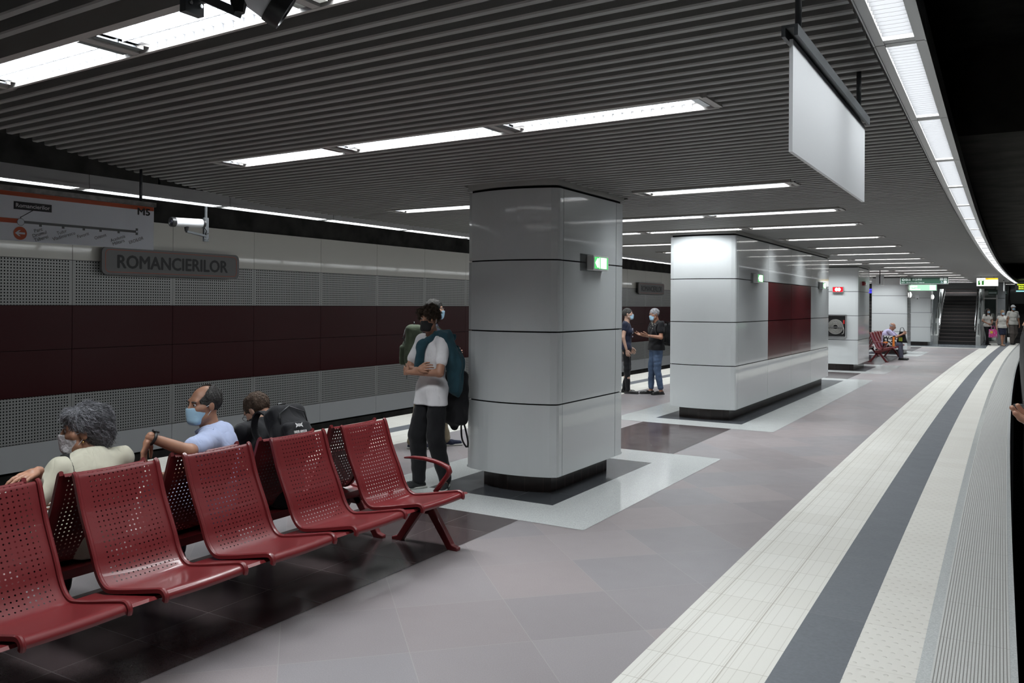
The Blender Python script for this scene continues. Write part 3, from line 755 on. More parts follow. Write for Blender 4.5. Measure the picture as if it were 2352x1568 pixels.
# fire hose cabinet etc on pillar 3
yf = 23.40
t = empty('fire_hose_cabinet', (-4.02, yf, .86), 0, 'open-fronted fire hose cabinet with coiled hose on the third pillar', 'fire hose cabinet')
MB().box(-.255, .255, -.02, .0, 0, .60).build('back_box', M_BLKP, t)
f = MB()
for b in ((-.255,.255,0,.03),(-.255,.255,.57,.60),(-.255,-.225,.03,.57),(.225,.255,.03,.57)): f.box(b[0],b[1],-.065,-.02,b[2],b[3])
f.build('steel_frame', M_STEEL, t)
h = MB()
for rr_ in (.19,.165,.14,.115,.09,.065): 
    h.tube([(rr_*math.cos(a)-.02, -.045, .28+rr_*math.sin(a)) for a in [2*PI*i/24 for i in range(25)]], .0085, 6, cap=False)
h.tube([(.17,-.045,.28),(.19,-.05,.2),(.185,-.05,.12),(.14,-.05,.09)], .0115, 6)
h.build('hose_coil', pbr('white_hose', (.24,.235,.22), .5), t, smooth=True)
MB().box(-.21,.17,-.062,-.057,.265,.285).build('reel_arm', M_STEEL, t)
MB().tube([(.19,-.045,.46),(.19,-.045,.36)], .02, 8).build('valve', pbr('valve_red', (.5,.02,.02), .4), t)
t = empty('lit_box', (-3.985, yf, 2.05), 0, 'red lit box with two white round marks above the hose cabinet', 'sign')
MB().box(-.135,.135,-.06,.02,0,.145).build('case', pbr('grey_case', (.3,.3,.3), .4), t)
MB().add([(-.125,-.062,.01),(.125,-.062,.01),(.125,-.062,.135),(-.125,-.062,.135)], [(0,1,2,3)]).build('red_field', emat('lit_red_field', (.95,.015,.03), 1.0), t)
g = MB()
for cx_ in (-.033,.033):
    g.add([(cx_+.040*math.cos(a),-.064,.072+.044*math.sin(a)) for a in [2*PI*i/16 for i in range(16)]], [tuple(range(16))])
    g.v[-16:] = [(a, b - (.001 if cx_ > 0 else 0), c) for a, b, c in g.v[-16:]]
g.build('white_marks', M_GLOWW, t)
t = empty('fire_alarm_sounder', (-3.50, 24.2, 2.24), 0, 'small dark red alarm sounder on the side of the third pillar', 'alarm')
MB().box(0,.06,-.11,.11,0,.11).build('case', pbr('alarm_red', (.22,.01,.012), .4), t, bevel=.01); MB().box(.06,.075,-.03,.03,.03,.08).build('lens', pbr('alarm_lens', (.4,.05,.05), .2), t)

# surveillance cameras
M_CAMW = pbr('camera_housing_white', (.62,.63,.66), .3, coat=.3)
def cctv(name, c, axis, rlen, r, label, mount, pole_top, hang=None):
    """tubular camera; axis = viewing direction"""
    c = Vector(c); a = Vector(axis).normalized(); t = empty(name, c, 0, label, 'security camera')
    m = frame_m((0,0,0), a.cross(Vector((0,0,1))).normalized(), (a.cross(Vector((0,0,1)))).normalized().cross(-a) * -1, a)
    q = a.to_track_quat('Z', 'Y').to_matrix().to_4x4()
    MB().lathe([(r*.96,-rlen/2),(r,-rlen/2+.01),(r,rlen/2-.06*rlen/.3),(r,rlen/2-.04)], q, 20).build('housing', M_CAMW, t, smooth=True, autosmooth=True)
    MB().lathe([(r*1.06,rlen/2-.045),(r*1.08,rlen/2-.02),(r*1.04,rlen/2),(r*.85,rlen/2),(r*.8,rlen/2-.008),(r*.3,rlen/2-.01)], q, 20).build('front_ring', M_BLKP, t, smooth=True, autosmooth=True)
    MB().lathe([(r*.5,rlen/2-.009),(r*.45,rlen/2-.002),(r*.1,rlen/2-.001)], q, 16).build('lens', pbr('lens_glass', (.02,.02,.03), .05), t, smooth=True)
    MB().lathe([(r*1.03,-rlen/2-.025),(r*1.05,-rlen/2-.02),(r*1.03,-rlen/2+.002)], q, 20).build('rear_cap', M_BLKP, t, smooth=True, autosmooth=True)
    mount = Vector(mount)-c; under = Vector((0,0,-r-.045))
    b = MB(); b.tube([(0,0,-r+.005), under], [.026,.016], 8); b.build('swivel', M_BLKP, t)
    b = MB(); b.bar(under+Vector((0,0,.0)), mount+Vector((0,0,-.0)), .03, .022); b.build('bracket_arm', M_DMET, t)
    pt = Vector(pole_top)-c
    b = MB(); b.box(mount.x-.012, mount.x+.012, mount.y-.03, mount.y+.03, mount.z-.06, mount.z+.20); b.build('mounting_plate', M_DMET, t)
    if pt.z > mount.z+.2:
        b = MB(); b.tube([(mount.x, mount.y, mount.z+.18), (mount.x, mount.y, pt.z)], .014, 8); b.build('pole', M_DMET, t)
    for dz in (-.035, .03):
        for dy in (-.017, .017):
            b = MB(); b.tube([(mount.x+.011, mount.y+dy, mount.z+dz), (mount.x+.019, mount.y+dy, mount.z+dz)], .006, 6); b.build('bolt', M_CHROME, t)
    b = MB(); b.tube([a*(-rlen/2-.02)+Vector((0,0,-r*.5)), a*(-rlen/2-.06)+Vector((0,0,-r*1.6)), mount*0.6+a*(-rlen/4)+Vector((0,0,-.05)), mount+Vector((0,0,.05))], .006, 6); b.build('cable', M_BLKP, t, smooth=True)
    return t
cctv('surveillance_camera', (-7.6, 5.92, 2.525), (-.12, -1, -.03), .36, .048, 'white tubular surveillance camera on a black bracket beside the map sign', (-7.6, 6.17, 2.40), (-7.6, 6.17, 3.3))
t = cctv('surveillance_camera', (-1.79, 1.555, 2.555), (.49, .64, -.5), .30, .055, 'large grey surveillance camera cropped by the top edge, nearest the camera', (-1.935, 1.52, 2.525), (-1.935, 1.52, 2.80))

# far signs
M_GREEN = pbr('exit_sign_green', (.007,.036,.020), .4); M_SILV = pbr('sign_frame_silver', (.4,.4,.4), .4)
t = empty('exit_sign', (-2.685, 32.2, 2.47), 0, 'dark green IESIRE exit sign hanging in front of the fourth pillar', 'sign')
MB().box(-.75,.75,-.03,.03,0,.235).build('frame', M_SILV, t)
MB().box(-.738,.738,-.034,-.028,.012,.223).build('green_panel', M_GREEN, t)
g = MB(); add_text(g, 'IEȘIRE', .10, FY(-.36,-.036,.125), fit=.30); add_text(g, 'EXIT', .055, FY(-.70,-.036,.035), fit=.11); add_text(g, 'B-dul Drumul Taberei', .055, FY(-.54,-.036,.035), fit=.55)
g.build('lettering', pbr('sign_letter_grey', (.42,.46,.44), .5), t)
g = MB()
n = 20; g.add([(-.645+.045*math.cos(2*PI*i/n), -.036, .150+.045*math.sin(2*PI*i/n)) for i in range(n)], [tuple(range(n))])
for xx in (-.545,-.455): g.box(xx-.036, xx+.036, -.0362, -.035, .115, .188)
for xx, zz in ((.54,.165),(.655,.165),(.655,.060)): g.box(xx-.045, xx+.045, -.0362, -.035, zz-.04, zz+.045)
g.build('pictogram_fields', MATS['sign_letter_grey'], t)
g = MB(); add_text(g, 'A', .07, FY(-.567,-.038,.127), fit=.045, bold=.02); add_text(g, 'B', .07, FY(-.477,-.038,.127), fit=.040, bold=.02)
g.add([(-.645,-.038,.185),(-.673,-.038,.155),(-.655,-.038,.155),(-.655,-.038,.115),(-.635,-.038,.115),(-.635,-.038,.155),(-.617,-.038,.155)], [(0,1,2,3,4,5,6)])
for xx, zz in ((.525,.165),(.56,.165)): g.box(xx-.006, xx+.006, -.038, -.0365, zz-.03, zz+.02)
g.box(.63,.68,-.038,-.0365,.14,.155); g.box(.635,.675,-.038,-.0365,.175,.185); g.box(.63,.68,-.038,-.0365,.05,.065)
g.build('pictograms', M_GREEN, t)
g = MB(); c0 = Vector((.545,-.0362,.055)); g.tube([c0+Vector((.022*math.cos(a),0,.022*math.sin(a))) for a in [2*PI*i/14 for i in range(15)]], .004, 5, cap=False); g.tube([(.535,-.0362,.105),(.54,-.0362,.07),(.565,-.0362,.068),(.575,-.0362,.04)], .004, 5)
g.build('wheelchair_mark', pbr('pictogram_blue_white', (.3,.36,.42), .5), t)
for xx in (-.55,.55): MB().tube([(xx,0,.235),(xx,0,.32)], .008, 6).build('hanger', M_DMET, t)

t = empty('lit_exit_sign', (-3.22, 38.5, 2.34), 0, 'brightly lit pale green exit sign below and behind the dark exit sign', 'sign')
MB().box(-.50,.50,-.05,.05,0,.265).build('case', M_SILV, t)
MB().add([(-.48,-.052,.015),(.48,-.052,.015),(.48,-.052,.25),(-.48,-.052,.25)], [(0,1,2,3)]).build('lit_green_field', emat('lit_pale_green', (.42,.86,.55), 1.0), t)
g = MB(); add_text(g, 'IEȘIRE', .09, FY(-.46,-.054,.15), fit=.22, bold=.04); add_text(g, 'Drumul Taberei', .06, FY(-.46,-.054,.05), fit=.33, bold=.05)
for xx in (.28,.39):
    for zz in (.08,.18): g.box(xx-.048, xx+.048, -.055, -.053, zz-.04, zz+.045)
g.build('lit_lettering', M_GLOWW, t)
for xx in (-.4,.4): MB().tube([(xx,0,.265),(xx,0,.45)], .008, 6).build('hanger', M_DMET, t)

t = empty('platform_number_sign', (-.823, 34.0, 2.424), 0, 'lit white platform sign with green square 1 and yellow M5 bar near stairs', 'sign')
MB().box(-.338,.338,-.05,.05,0,.296).build('case', M_SILV, t)
MB().add([(-.325,-.052,.012),(.325,-.052,.012),(.325,-.052,.284),(-.325,-.052,.284)], [(0,1,2,3)]).build('lit_white_field', emat('lit_white_field', (1,1,1), 1.6), t)
MB().box(-.06,.325,-.055,-.053,.228,.284).build('yellow_bar', emat('lit_yellow_bar', (.95,.62,.03), 1.0), t)
MB().box(-.285,-.105,-.055,-.053,.045,.24).build('green_square', emat('lit_green_square', (.03,.16,.03), 1.0), t)
g = MB(); g.add([(a-.195,-.058,b+.055) for a, b in ((-.022,0),(.022,0),(.022,.13),(-.008,.13),(-.045,.105),(-.045,.082),(-.022,.092))], [tuple(range(7))]); add_text(g, 'Peron', .05, FY(-.27,-.057,.195), fit=.15, bold=.03); g.build('white_lettering', M_GLOWW, t)
g = MB(); add_text(g, 'M5', .05, FY(-.045,-.057,.238), fit=.07); g.build('line_mark', pbr('brown_ink', (.15,.08,.01), .5), t)
for xx in (-.2,.2): MB().tube([(xx,0,.296),(xx,0,.35)], .008, 6).build('hanger', M_DMET, t)

t = empty('side_sign', (-.36, 38.4, 2.33), 0, 'blank white panel seen almost edge-on beyond the platform number sign', 'sign')
MB().box(-.012,.012,-.9,.9,0,.37).build('panel', M_WBOARD, t); MB().box(-.02,.02,-.92,.92,.37,.40).build('top_rail', M_DMET, t)
t = empty('small_exit_sign', (-.66, 44.3, 2.27), 0, 'small green exit sign hanging right of the stairs', 'sign')
MB().box(-.37,.37,-.03,.03,0,.20).build('panel', M_GREEN, t)
g = MB(); g.box(-.36,-.04,-.034,-.031,.09,.115); g.box(-.36,-.04,-.034,-.031,.04,.07)
for xx in (.24,.32): g.box(xx-.03, xx+.03, -.034, -.031, .03, .17)
g.build('pictograms', pbr('sign_letter_pale', (.5,.6,.58), .5), t)
for xx in (-.3,.3): MB().tube([(xx,0,.20),(xx,0,.60)], .01, 6).build('hanger', M_DMET, t)
t = empty('train_information_display', (.36, 44.0, 2.35), 0, 'black departure display with yellow text rows at the right edge', 'display')
MB().box(-.35,.35,-.06,.06,0,.42).build('case', M_BLKP, t)
g = MB()
for s_, xx, zz, f_ in (('ROMANCIERILOR', -.25, .33, .5), ('EROILOR 2', -.20, .24, .34), ('EROILOR 4', -.20, .15, .34)):
    add_text(g, s_, .075, FY(xx,-.063,zz), fit=f_, bold=.03)
g.build('yellow_text', emat('lit_yellow_text', (.75,.95,.05), 1.6), t)
MB().box(-.30,.34,-.063,-.061,.04,.09).build('cyan_bar', emat('lit_cyan_bar', (.35,.85,.85), 1.0), t)
for xx in (-.2,.2): MB().tube([(xx,0,.42),(xx,0,.55)], .01, 6).build('hanger', M_DMET, t)
t = empty('blue_screen', (-5.6, 42.0, 2.27), 0, 'blue lit screen glimpsed between the third and fourth pillars', 'display')
MB().box(-.34,.34,-.05,.05,0,.26).build('case', M_BLKP, t)
g = MB()
for a, b in ((-.31,-.02),(.02,.31)):
    for c, d in ((.03,.12),(.15,.235)): g.box(a, b, -.053, -.051, c, d)
g.build('lit_blue_fields', emat('lit_blue', (.06,.05,.95), 1.1), t)
t = empty('loudspeaker_pair', (-3.43, 27, 2.31), 0, 'pair of flat pale grey loudspeakers hanging from a black pole', 'loudspeaker')
for s_ in (-1, 1): MB().box(s_*.06-.045 if s_ > 0 else -.105, s_*.06+.045 if s_ > 0 else -.015, -.06, .06, 0, .29).build('speaker', pbr('speaker_grey', (.85,.86,.86), .4), t, bevel=.012)
MB().tube([(0,0,.05),(0,0,.46)], .014, 8).build('pole', M_BLKP, t); MB().box(-.05,.05,-.02,.02,.22,.25).build('crossbar', M_BLKP, t)

# ================================================================ STAIRS, ESCALATOR, LIFT
M_STEP = pbr('black_stair_stone', (.020,.018,.018), .45, var=(20,.3)); M_NOSE = pbr('stair_nosing', (.11,.085,.08), .4)
M_GRAN = pbr('pale_granite', (.40,.41,.40), .35, var=(60,.15))
M_GLASS = clear('greenish_glass', (.86,.94,.92), .14)
def staircase(x0, x1, y0, n, label):
    t = empty('staircase', ((x0+x1)/2, y0, 0), 0, label, 'stairs'); hw = (x1-x0)/2
    st = MB()
    for i in range(n): st.box(-hw, hw, i*.30, i*.30+.34, 0 if i < 3 else (i-2)*.16, (i+1)*.16)
    st.build('steps', M_STEP, t)
    ns = MB()
    for i in range(n): ns.box(-hw, hw, i*.30-.006, i*.30+.03, (i+1)*.16-.022, (i+1)*.16+.003)
    ns.build('nosings', M_NOSE, t)
    for sg in (-1, 1):
        xa = sg*(hw+.10); L_ = n*.30; H_ = n*.16
        m = MB(); m.prism([(-.25,.0),(L_,.0),(L_,H_+.35),(.0,.40),(-.25,.40)], xa-.09, xa+.09, frame=frame_m((0,0,0),(0,1,0),(0,0,1),(1,0,0))); m.build('stringer', M_GRAN, t)
        xr_ = xa - sg*.13
        for k_, h_ in enumerate((.92, .76)):
            m = MB(); m.tube([(xr_, -.05, h_-.15),(xr_, .05, h_), (xr_, L_, H_+h_)], .024, 8); m.build('handrail', M_STEEL, t, smooth=True)
        for j in range(4):
            yb = .1+j*1.35; m = MB(); m.tube([(xa, yb, .40+yb*.533*.95), (xa, yb, .90+yb*.533)], .02, 8); m.build('baluster', M_STEEL, t)
        m = MB(); m.prism([(0,.42),(L_,H_+.37),(L_,H_+1.0),(0,.95)], xa-.006+sg*.05, xa+.006+sg*.05, frame=frame_m((0,0,0),(0,1,0),(0,0,1),(1,0,0))); m.build('glass_balustrade', M_GLASS, t)
    return t
staircase(-2.95, -1.47, 42.6, 17, 'dark stone staircase with steel handrails rising from the far platform end')
staircase(-6.6, -5.2, 41.5, 17, 'stairs with glass balustrade glimpsed left behind the third pillar')
tag(MB().box(-7.6, -.75, 42.45, 42.6, 2.50, ZC+.1).box(-7.6,1.0,42.6,49,2.90,2.97).build('trim_2', pbr('header_dark_grey', (.10,.10,.10), .5)), 'dark grey header beam over the stairs', kind='structure')
tag(MB().box(-4.45, -4.35, 43.2, 49.2, 0, 2.88).build('wall_side_landing', M_WHITEP), kind='structure')
tag(MB().box(-7.5, .5, 49.2, 49.4, 0, 2.9).build('wall_front_landing', M_WHITEP), kind='structure')
def escalator(x0, x1, y0, label):
    t = empty('escalator', ((x0+x1)/2, y0, 0), 0, label, 'escalator'); hw = (x1-x0)/2; n = 17
    st = MB()
    for i in range(n): st.box(-hw, hw, i*.31, i*.31+.35, 0 if i < 3 else (i-2)*.17, (i+1)*.17)
    st.build('steps', M_STEP, t)
    for sg in (-1, 1):
        xa = sg*(hw+.06); fr_ = frame_m((0,0,0),(0,1,0),(0,0,1),(1,0,0)); L_ = n*.31; H_ = n*.17
        MB().prism([(-.6,0),(L_,0),(L_,H_+.3),(0,.30),(-.6,.30)], xa-.06, xa+.06, frame=fr_).build('side_cladding', M_CHROME, t)
        MB().prism([(-.6,.30),(0,.30),(L_,H_+.3),(L_,H_+.95),(0,.92),(-.6,.85)], xa-.006, xa+.006, frame=fr_).build('glass_panel', M_GLASS, t)
        MB().tube([(xa,-.6,.5),(xa,-.68,.7),(xa,-.6,.88),(xa,0,.95),(xa,L_,H_+.98)], .03, 8).build('handrail', pbr('pale_handrail', (.5,.5,.5), .3) if sg < 0 else M_BLKP, t, smooth=True)
    return t
escalator(-.16, .80, 46.0, 'escalator with steel and glass sides at the far right')
t = empty('lift_shaft', (-.98, 46.2, 0), 0, 'glass and steel lift shaft between the stairs and the escalator', 'lift')
for a in (-.27,.27):
    for b in (-.5,.5): MB().box(a-.03,a+.03,b-.03,b+.03,0,3.0).build('steel_post', M_STEEL, t)
MB().box(-.24,.24,-.505,-.495,.1,2.9).build('front_glass', M_GLASS, t); MB().box(.265,.275,-.47,.47,.1,2.9).build('side_glass', M_GLASS, t)
for z in (.05,1.0,2.1,2.9): MB().box(-.24,.24,-.53,-.47,z-.03,z+.03).build('crossbar', M_STEEL, t)
t = empty('service_column', (-.50, 43.6, 0), 0, 'slim grey panelled column right of the stairs', 'column')
for k in range(4): MB().box(-.15,.15,-.15,.15,.03+k*.69,.70+k*.69).build('cladding_panel', M_STEEL if k == 9 else pbr('column_grey', (.22,.23,.24), .4), t)
MB().box(-.13,.13,-.13,.13,0,2.79).build('core', M_GAP, t)
# lamps added to brighten the landing, stairs and escalator
lamp_row(45.4, [-.55, .75], 'short lamp added to brighten the foot of the escalator')
ZC_ = ZC
lamp_row(43.6, [-6.3, -4.7, -3.1, -1.5], 'unseen lamp added behind the header to brighten the foot of the stairs')
lamp_row(46.6, [-6.3, -4.7, -3.1, -1.5], 'unseen lamp added behind the header to brighten the upper stairs')

# ================================================================ TRAIN at the right platform edge
t = empty('metro_train', (1.5, 20, -1.0), 0, 'dark side of a metro train standing at the right platform edge', 'train')
M_TRN = pbr('train_body_dark', (.008,.008,.009), .5, spec=.12); M_TRIM = pbr('train_trim_grey', (.30,.30,.29), .35)
def sec(y, dx=0): return [(.40+dx,y,-.75),(.155+dx,y,-.45),(.125+dx,y,.2),(.14+dx,y,.85),(.36+dx,y,1.75),(.60+dx,y,2.35),(2.4-dx,y,2.35),(2.85-dx,y,.95),(2.85-dx,y,-.45),(2.6-dx,y,-.75)]
S = [sec(9.0,.55), sec(9.4,.25), sec(10.0,.08), sec(10.8,0), sec(18,0), sec(27,0)]
m = MB()
for s_ in S: m.v += s_
n = 10
for i in range(len(S)-1): m.f += [(i*n+k, i*n+(k+1)%n, (i+1)*n+(k+1)%n, (i+1)*n+k) for k in range(n)]
m.f += [tuple(range(n)), tuple(reversed([(len(S)-1)*n+k for k in range(n)]))]; m.mi = [0]*len(m.f)
L(m).build('body_shell', M_TRN, t)
for yb in (12.0, 17.0, 22.0):
    d = MB()
    for dy in (0, 1.4): d.add([(.148,yb+dy,-.4),(.148,yb+dy+.05,-.4),(.118,yb+dy+.05,.2),(.118,yb+dy,.2),(.133,yb+dy,.85),(.133,yb+dy+.05,.85),(.353,yb+dy+.05,1.75),(.353,yb+dy,1.75)], [(0,3,2,1),(3,4,5,2),(4,7,6,5)])
    L(d).build('door_trim', M_TRIM, t)
for yb in (14.4, 19.4, 24.4):
    d = MB().add([(.170,yb,1.0),(.170,yb+1.6,1.0),(.317,yb+1.6,1.6),(.317,yb,1.6)], [(0,3,2,1)]); L(d).build('window', pbr('train_window', (.02,.025,.03), .06), t)

# ================================================================ SCULPTING (distance fields -> smooth surfaces)
def smin(a, b, k):
    h = np.maximum(k-np.abs(a-b), 0)/k
    return np.minimum(a, b)-h*h*k*.25
def smax(a, b, k): return -smin(-a, -b, k)
def f_cone(P, a, b, ra, rb):
    a = np.array(a, float); b = np.array(b, float); ba = b-a; L = ba@ba+1e-12
    pa = P-a; h = np.clip((pa@ba)/L, 0, 1)
    return np.linalg.norm(pa-h[...,None]*ba, axis=-1)-(ra+(rb-ra)*h)
def f_ell(P, c, r, R=None):
    q = P-np.array(c, float)
    if R is not None: q = q@R                      # R columns are the local axes
    r = np.array(r, float); k0 = np.linalg.norm(q/r, axis=-1); k1 = np.linalg.norm(q/(r*r), axis=-1)+1e-9
    return k0*(k0-1.0)/k1
def f_box(P, c, h, R=None, rd=.01):
    q = P-np.array(c, float)
    if R is not None: q = q@R
    q = np.abs(q)-(np.array(h, float)-rd)
    return np.linalg.norm(np.maximum(q, 0), axis=-1)+np.minimum(q.max(axis=-1), 0)-rd
def prim_eval(p, P):
    if p[0] == 'c': return f_cone(P, p[1], p[2], p[3], p[4])
    if p[0] == 'e': return f_ell(P, p[1], p[2], p[3])
    return f_box(P, p[1], p[2], p[3], p[4])
def prim_box(p, m):
    if p[0] == 'c':
        a = np.minimum(np.array(p[1])-p[3], np.array(p[2])-p[4]); b = np.maximum(np.array(p[1])+p[3], np.array(p[2])+p[4])
    else:
        r = float(np.linalg.norm(p[2])) if p[3] is not None and p[0] == 'b' else (max(p[2]) if p[3] is not None else np.array(p[2])); a = np.array(p[1])-r; b = np.array(p[1])+r
    return a-m, b+m
def sculpt(prims, res, k=.02, clips=(), sub=(), noise=None, inter=()):
    """prims: ('c',a,b,ra,rb) tapered limb, ('e',centre,radii,R) ellipsoid, ('b',centre,half,R,round) block"""
    lo = np.min([prim_box(p, 3*res+.01)[0] for p in prims], axis=0); hi = np.max([prim_box(p, 3*res+.01)[1] for p in prims], axis=0)
    for n, d in clips:                                 # trim the grid when clips are axis aligned
        for ax in range(3):
            if abs(abs(n[ax])-1) < 1e-6:
                if n[ax] > 0: hi[ax] = min(hi[ax], d+3*res)
                else: lo[ax] = max(lo[ax], -d-3*res)
    N = np.maximum(np.ceil((hi-lo)/res).astype(int)+1, 4)
    ax = [lo[i]+res*np.arange(N[i]) for i in range(3)]
    G = np.stack(np.meshgrid(*ax, indexing='ij'), -1)
    F = np.full(G.shape[:3], 9.0)
    for p in prims:
        kk = p[5] if len(p) > 5 else k
        a, b = prim_box(p, kk+3*res)
        i0 = np.clip(((a-lo)/res).astype(int), 0, N-1); i1 = np.clip(np.ceil((b-lo)/res).astype(int)+1, 1, N)
        s = tuple(slice(i0[i], max(i1[i], i0[i]+1)) for i in range(3))
        F[s] = smin(F[s], prim_eval(p, G[s]), kk)
    for p in sub: F = smax(F, -prim_eval(p, G), .006)
    for p in inter: F = smax(F, prim_eval(p, G), .004)
    if noise is not None: F = F + noise(G)
    for n, d in clips: F = np.maximum(F, G@np.array(n, float)-d)
    # surface nets
    S = F < 0
    c = np.zeros(tuple(N-1), int)
    for dx in (0,1):
        for dy in (0,1):
            for dz in (0,1): c += S[dx:N[0]-1+dx, dy:N[1]-1+dy, dz:N[2]-1+dz]
    act = (c > 0) & (c < 8)
    idx = -np.ones(act.shape, int); idx[act] = np.arange(act.sum())
    acc = np.zeros(act.shape+(3,)); cnt = np.zeros(act.shape)
    quads = []
    for a in range(3):
        sh = [slice(None)]*3; s0 = list(sh); s1 = list(sh); s0[a] = slice(0,-1); s1[a] = slice(1,None)
        f0 = F[tuple(s0)]; f1 = F[tuple(s1)]; cr = (f0 < 0) != (f1 < 0)
        I = np.argwhere(cr); 
        if len(I) == 0: continue
        t = f0[cr]/(f0[cr]-f1[cr]); pos = lo+res*I.astype(float); pos[:, a] += res*t
        b, d = (a+1)%3, (a+2)%3; ids = []
        ok = (I[:, b] > 0) & (I[:, d] > 0) & (I[:, b] < N[b]-1) & (I[:, d] < N[d]-1)
        I = I[ok]; pos = pos[ok]; neg = f0[cr][ok] < 0
        for ob, od in ((1,1),(0,1),(0,0),(1,0)):
            J = I.copy(); J[:, b] -= ob; J[:, d] -= od
            np.add.at(acc, (J[:,0],J[:,1],J[:,2]), pos); np.add.at(cnt, (J[:,0],J[:,1],J[:,2]), 1)
            ids.append(idx[J[:,0],J[:,1],J[:,2]])
        q = np.stack(ids, 1); q[~neg] = q[~neg][:, ::-1]; quads.append(q)
    V = acc[act]/np.maximum(cnt[act], 1)[:, None]; Q = np.concatenate(quads)
    return V, Q
def mesh_obj(name, parts, mat, parent, label=None):
    """join the sculpted pieces into one mesh object"""
    V = []; Q = []; o = 0
    for v, q in parts: V.append(v); Q.append(q+o); o += len(v)
    V = np.concatenate(V); Q = np.concatenate(Q)
    me = bpy.data.meshes.new(name); me.vertices.add(len(V)); me.vertices.foreach_set('co', V.astype(np.float32).ravel())
    me.loops.add(len(Q)*4); me.loops.foreach_set('vertex_index', Q.astype(np.int32).ravel())
    me.polygons.add(len(Q)); me.polygons.foreach_set('loop_start', np.arange(0, len(Q)*4, 4, dtype=np.int32)); me.polygons.foreach_set('loop_total', np.full(len(Q), 4, np.int32))
    me.polygons.foreach_set('use_smooth', np.ones(len(Q), bool)); me.materials.append(mat); me.update(calc_edges=True); me.validate()
    ob = bpy.data.objects.new(name, me); C.objects.link(ob); ob.parent = parent
    if label: ob['label'] = label
    return ob
def wob(scale, amp, seed=0, stretch=(1,1,1)):
    r = np.random.default_rng(seed); W_ = r.normal(size=(7,3)); ph = r.uniform(0, 6.28, 7); W_ = W_/np.linalg.norm(W_, axis=1)[:, None]
    st = np.array(stretch, float)
    def f(G):
        o = 0
        for i in range(7): o = o+np.sin((G*st)@W_[i]*scale*(.7+.25*i)+ph[i]+1.7*np.sin((G*st)@W_[(i+3)%7]*scale*.6))
        return amp*o/3.0
    return f

HCOL = {}
# ---------------------------------------------------------------- materials for people
SK1 = pbr('skin_fair', (.48,.27,.19), .5, var=(9,.12)); SK2 = pbr('skin_tan', (.36,.18,.115), .5, var=(9,.15)); SK3 = pbr('skin_pale', (.52,.33,.25), .5, var=(9,.1))
SK1.node_tree.nodes['Principled BSDF'].inputs['Subsurface Weight'].default_value = .08
def cloth(name, c, bump=(28,.35), rough=.85, var=(6,.12)):
    if name in MATS: return MATS[name]
    m = pbr(name, c, rough, var=var, spec=.2, sheen=.1); k = NT.__new__(NT); k.m = m; k.t = m.node_tree; k.n = k.t.nodes; k.l = k.t.links; k.b = k.n['Principled BSDF']; k.out = k.n['Material Output']
    co, x, y, z = k.xyz(); cb = k.new('ShaderNodeCombineXYZ'); k.put(cb.inputs[0], x); k.put(cb.inputs[1], y); k.put(cb.inputs[2], k.m_('MULTIPLY', z, .55))
    n1 = k.new('ShaderNodeTexNoise'); k.l.new(cb.outputs[0], n1.inputs['Vector']); n1.inputs['Scale'].default_value = 9; n1.inputs['Detail'].default_value = 2; n1.inputs['Distortion'].default_value = .5
    rid = k.m_('ABSOLUTE', k.m_('SUBTRACT', n1.outputs[0], .5)); n2 = k.noise(co, bump[0]*6, 2)
    k.bump(k.m_('ADD', k.m_('MULTIPLY', k.m_('POWER', rid, .7), 1.0), k.m_('MULTIPLY', n2, .05*bump[1])), .30, .035); return m
def hairm(name, c, v=.5):
    HCOL[name] = c; return pbr(name, c, .6, var=(38,v), bump=(70,.9,.02), spec=.3)
M_MASKB = pbr('pale_blue_mask', (.36,.55,.70), .8, bump=(60,.2)); M_MASKK = pbr('black_mask', (.010,.010,.011), .8, bump=(30,.2)); M_MASKW = pbr('patterned_white_mask', (.52,.49,.51), .8, bump=(90,.5), var=(60,.35))
M_EYE = pbr('eye_white', (.55,.52,.5), .2); M_IRIS = pbr('dark_iris', (.02,.012,.01), .1)

def V3(*a): return np.array(a, float)
def unit(v): v = np.array(v, float); return v/np.linalg.norm(v)
def head_frame(yaw=0, pitch=0, roll=0):
    """columns right, forward, up; yaw + turns to the person's left, pitch + looks down"""
    m = Matrix.Rotation(math.radians(yaw), 3, 'Z') @ Matrix.Rotation(-math.radians(pitch), 3, 'X') @ Matrix.Rotation(math.radians(roll), 3, 'Y')
    return np.array(m)
def head_prims(c, R, s=1.0):
    T = lambda x, y, z: np.array(c)+R@(np.array([x,y,z], float)*s)
    p = [('e', T(0,-.016,.028), (.074*s,.094*s,.086*s), R), ('e', T(0,.022,-.032), (.060*s,.070*s,.082*s), R),
         ('c', T(-.022,.060,-.088), T(.022,.060,-.088), .022*s, .022*s, .03), ('c', T(-.05,.02,-.065), T(-.018,.062,-.09), .022*s, .020*s, .03), ('c', T(.05,.02,-.065), T(.018,.062,-.09), .022*s, .020*s, .03),
         ('c', T(-.035,.070,.030), T(.035,.070,.030), .015*s, .015*s, .02),
         ('c', T(0,.088,.014), T(0,.104,-.020), .009*s, .013*s, .012), ('c', T(-.012,.092,-.026), T(.012,.092,-.026), .009*s, .009*s, .01),
         ('c', T(-.02,.080,-.052), T(.02,.080,-.052), .009*s, .009*s, .012),
         ('c', T(-.052,.045,-.012), T(-.04,.066,-.016), .022*s, .018*s, .02), ('c', T(.052,.045,-.012), T(.04,.066,-.016), .022*s, .018*s, .02),
         ('e', T(-.076,-.006,-.006), (.010*s,.018*s,.030*s), R, 0, .008), ('e', T(.076,-.006,-.006), (.010*s,.018*s,.030*s), R, 0, .008)]
    sub = [('e', T(-.031,.096,.012), (.015*s,.012*s,.0085*s), R), ('e', T(.031,.096,.012), (.015*s,.012*s,.0085*s), R)]
    return p, sub, T
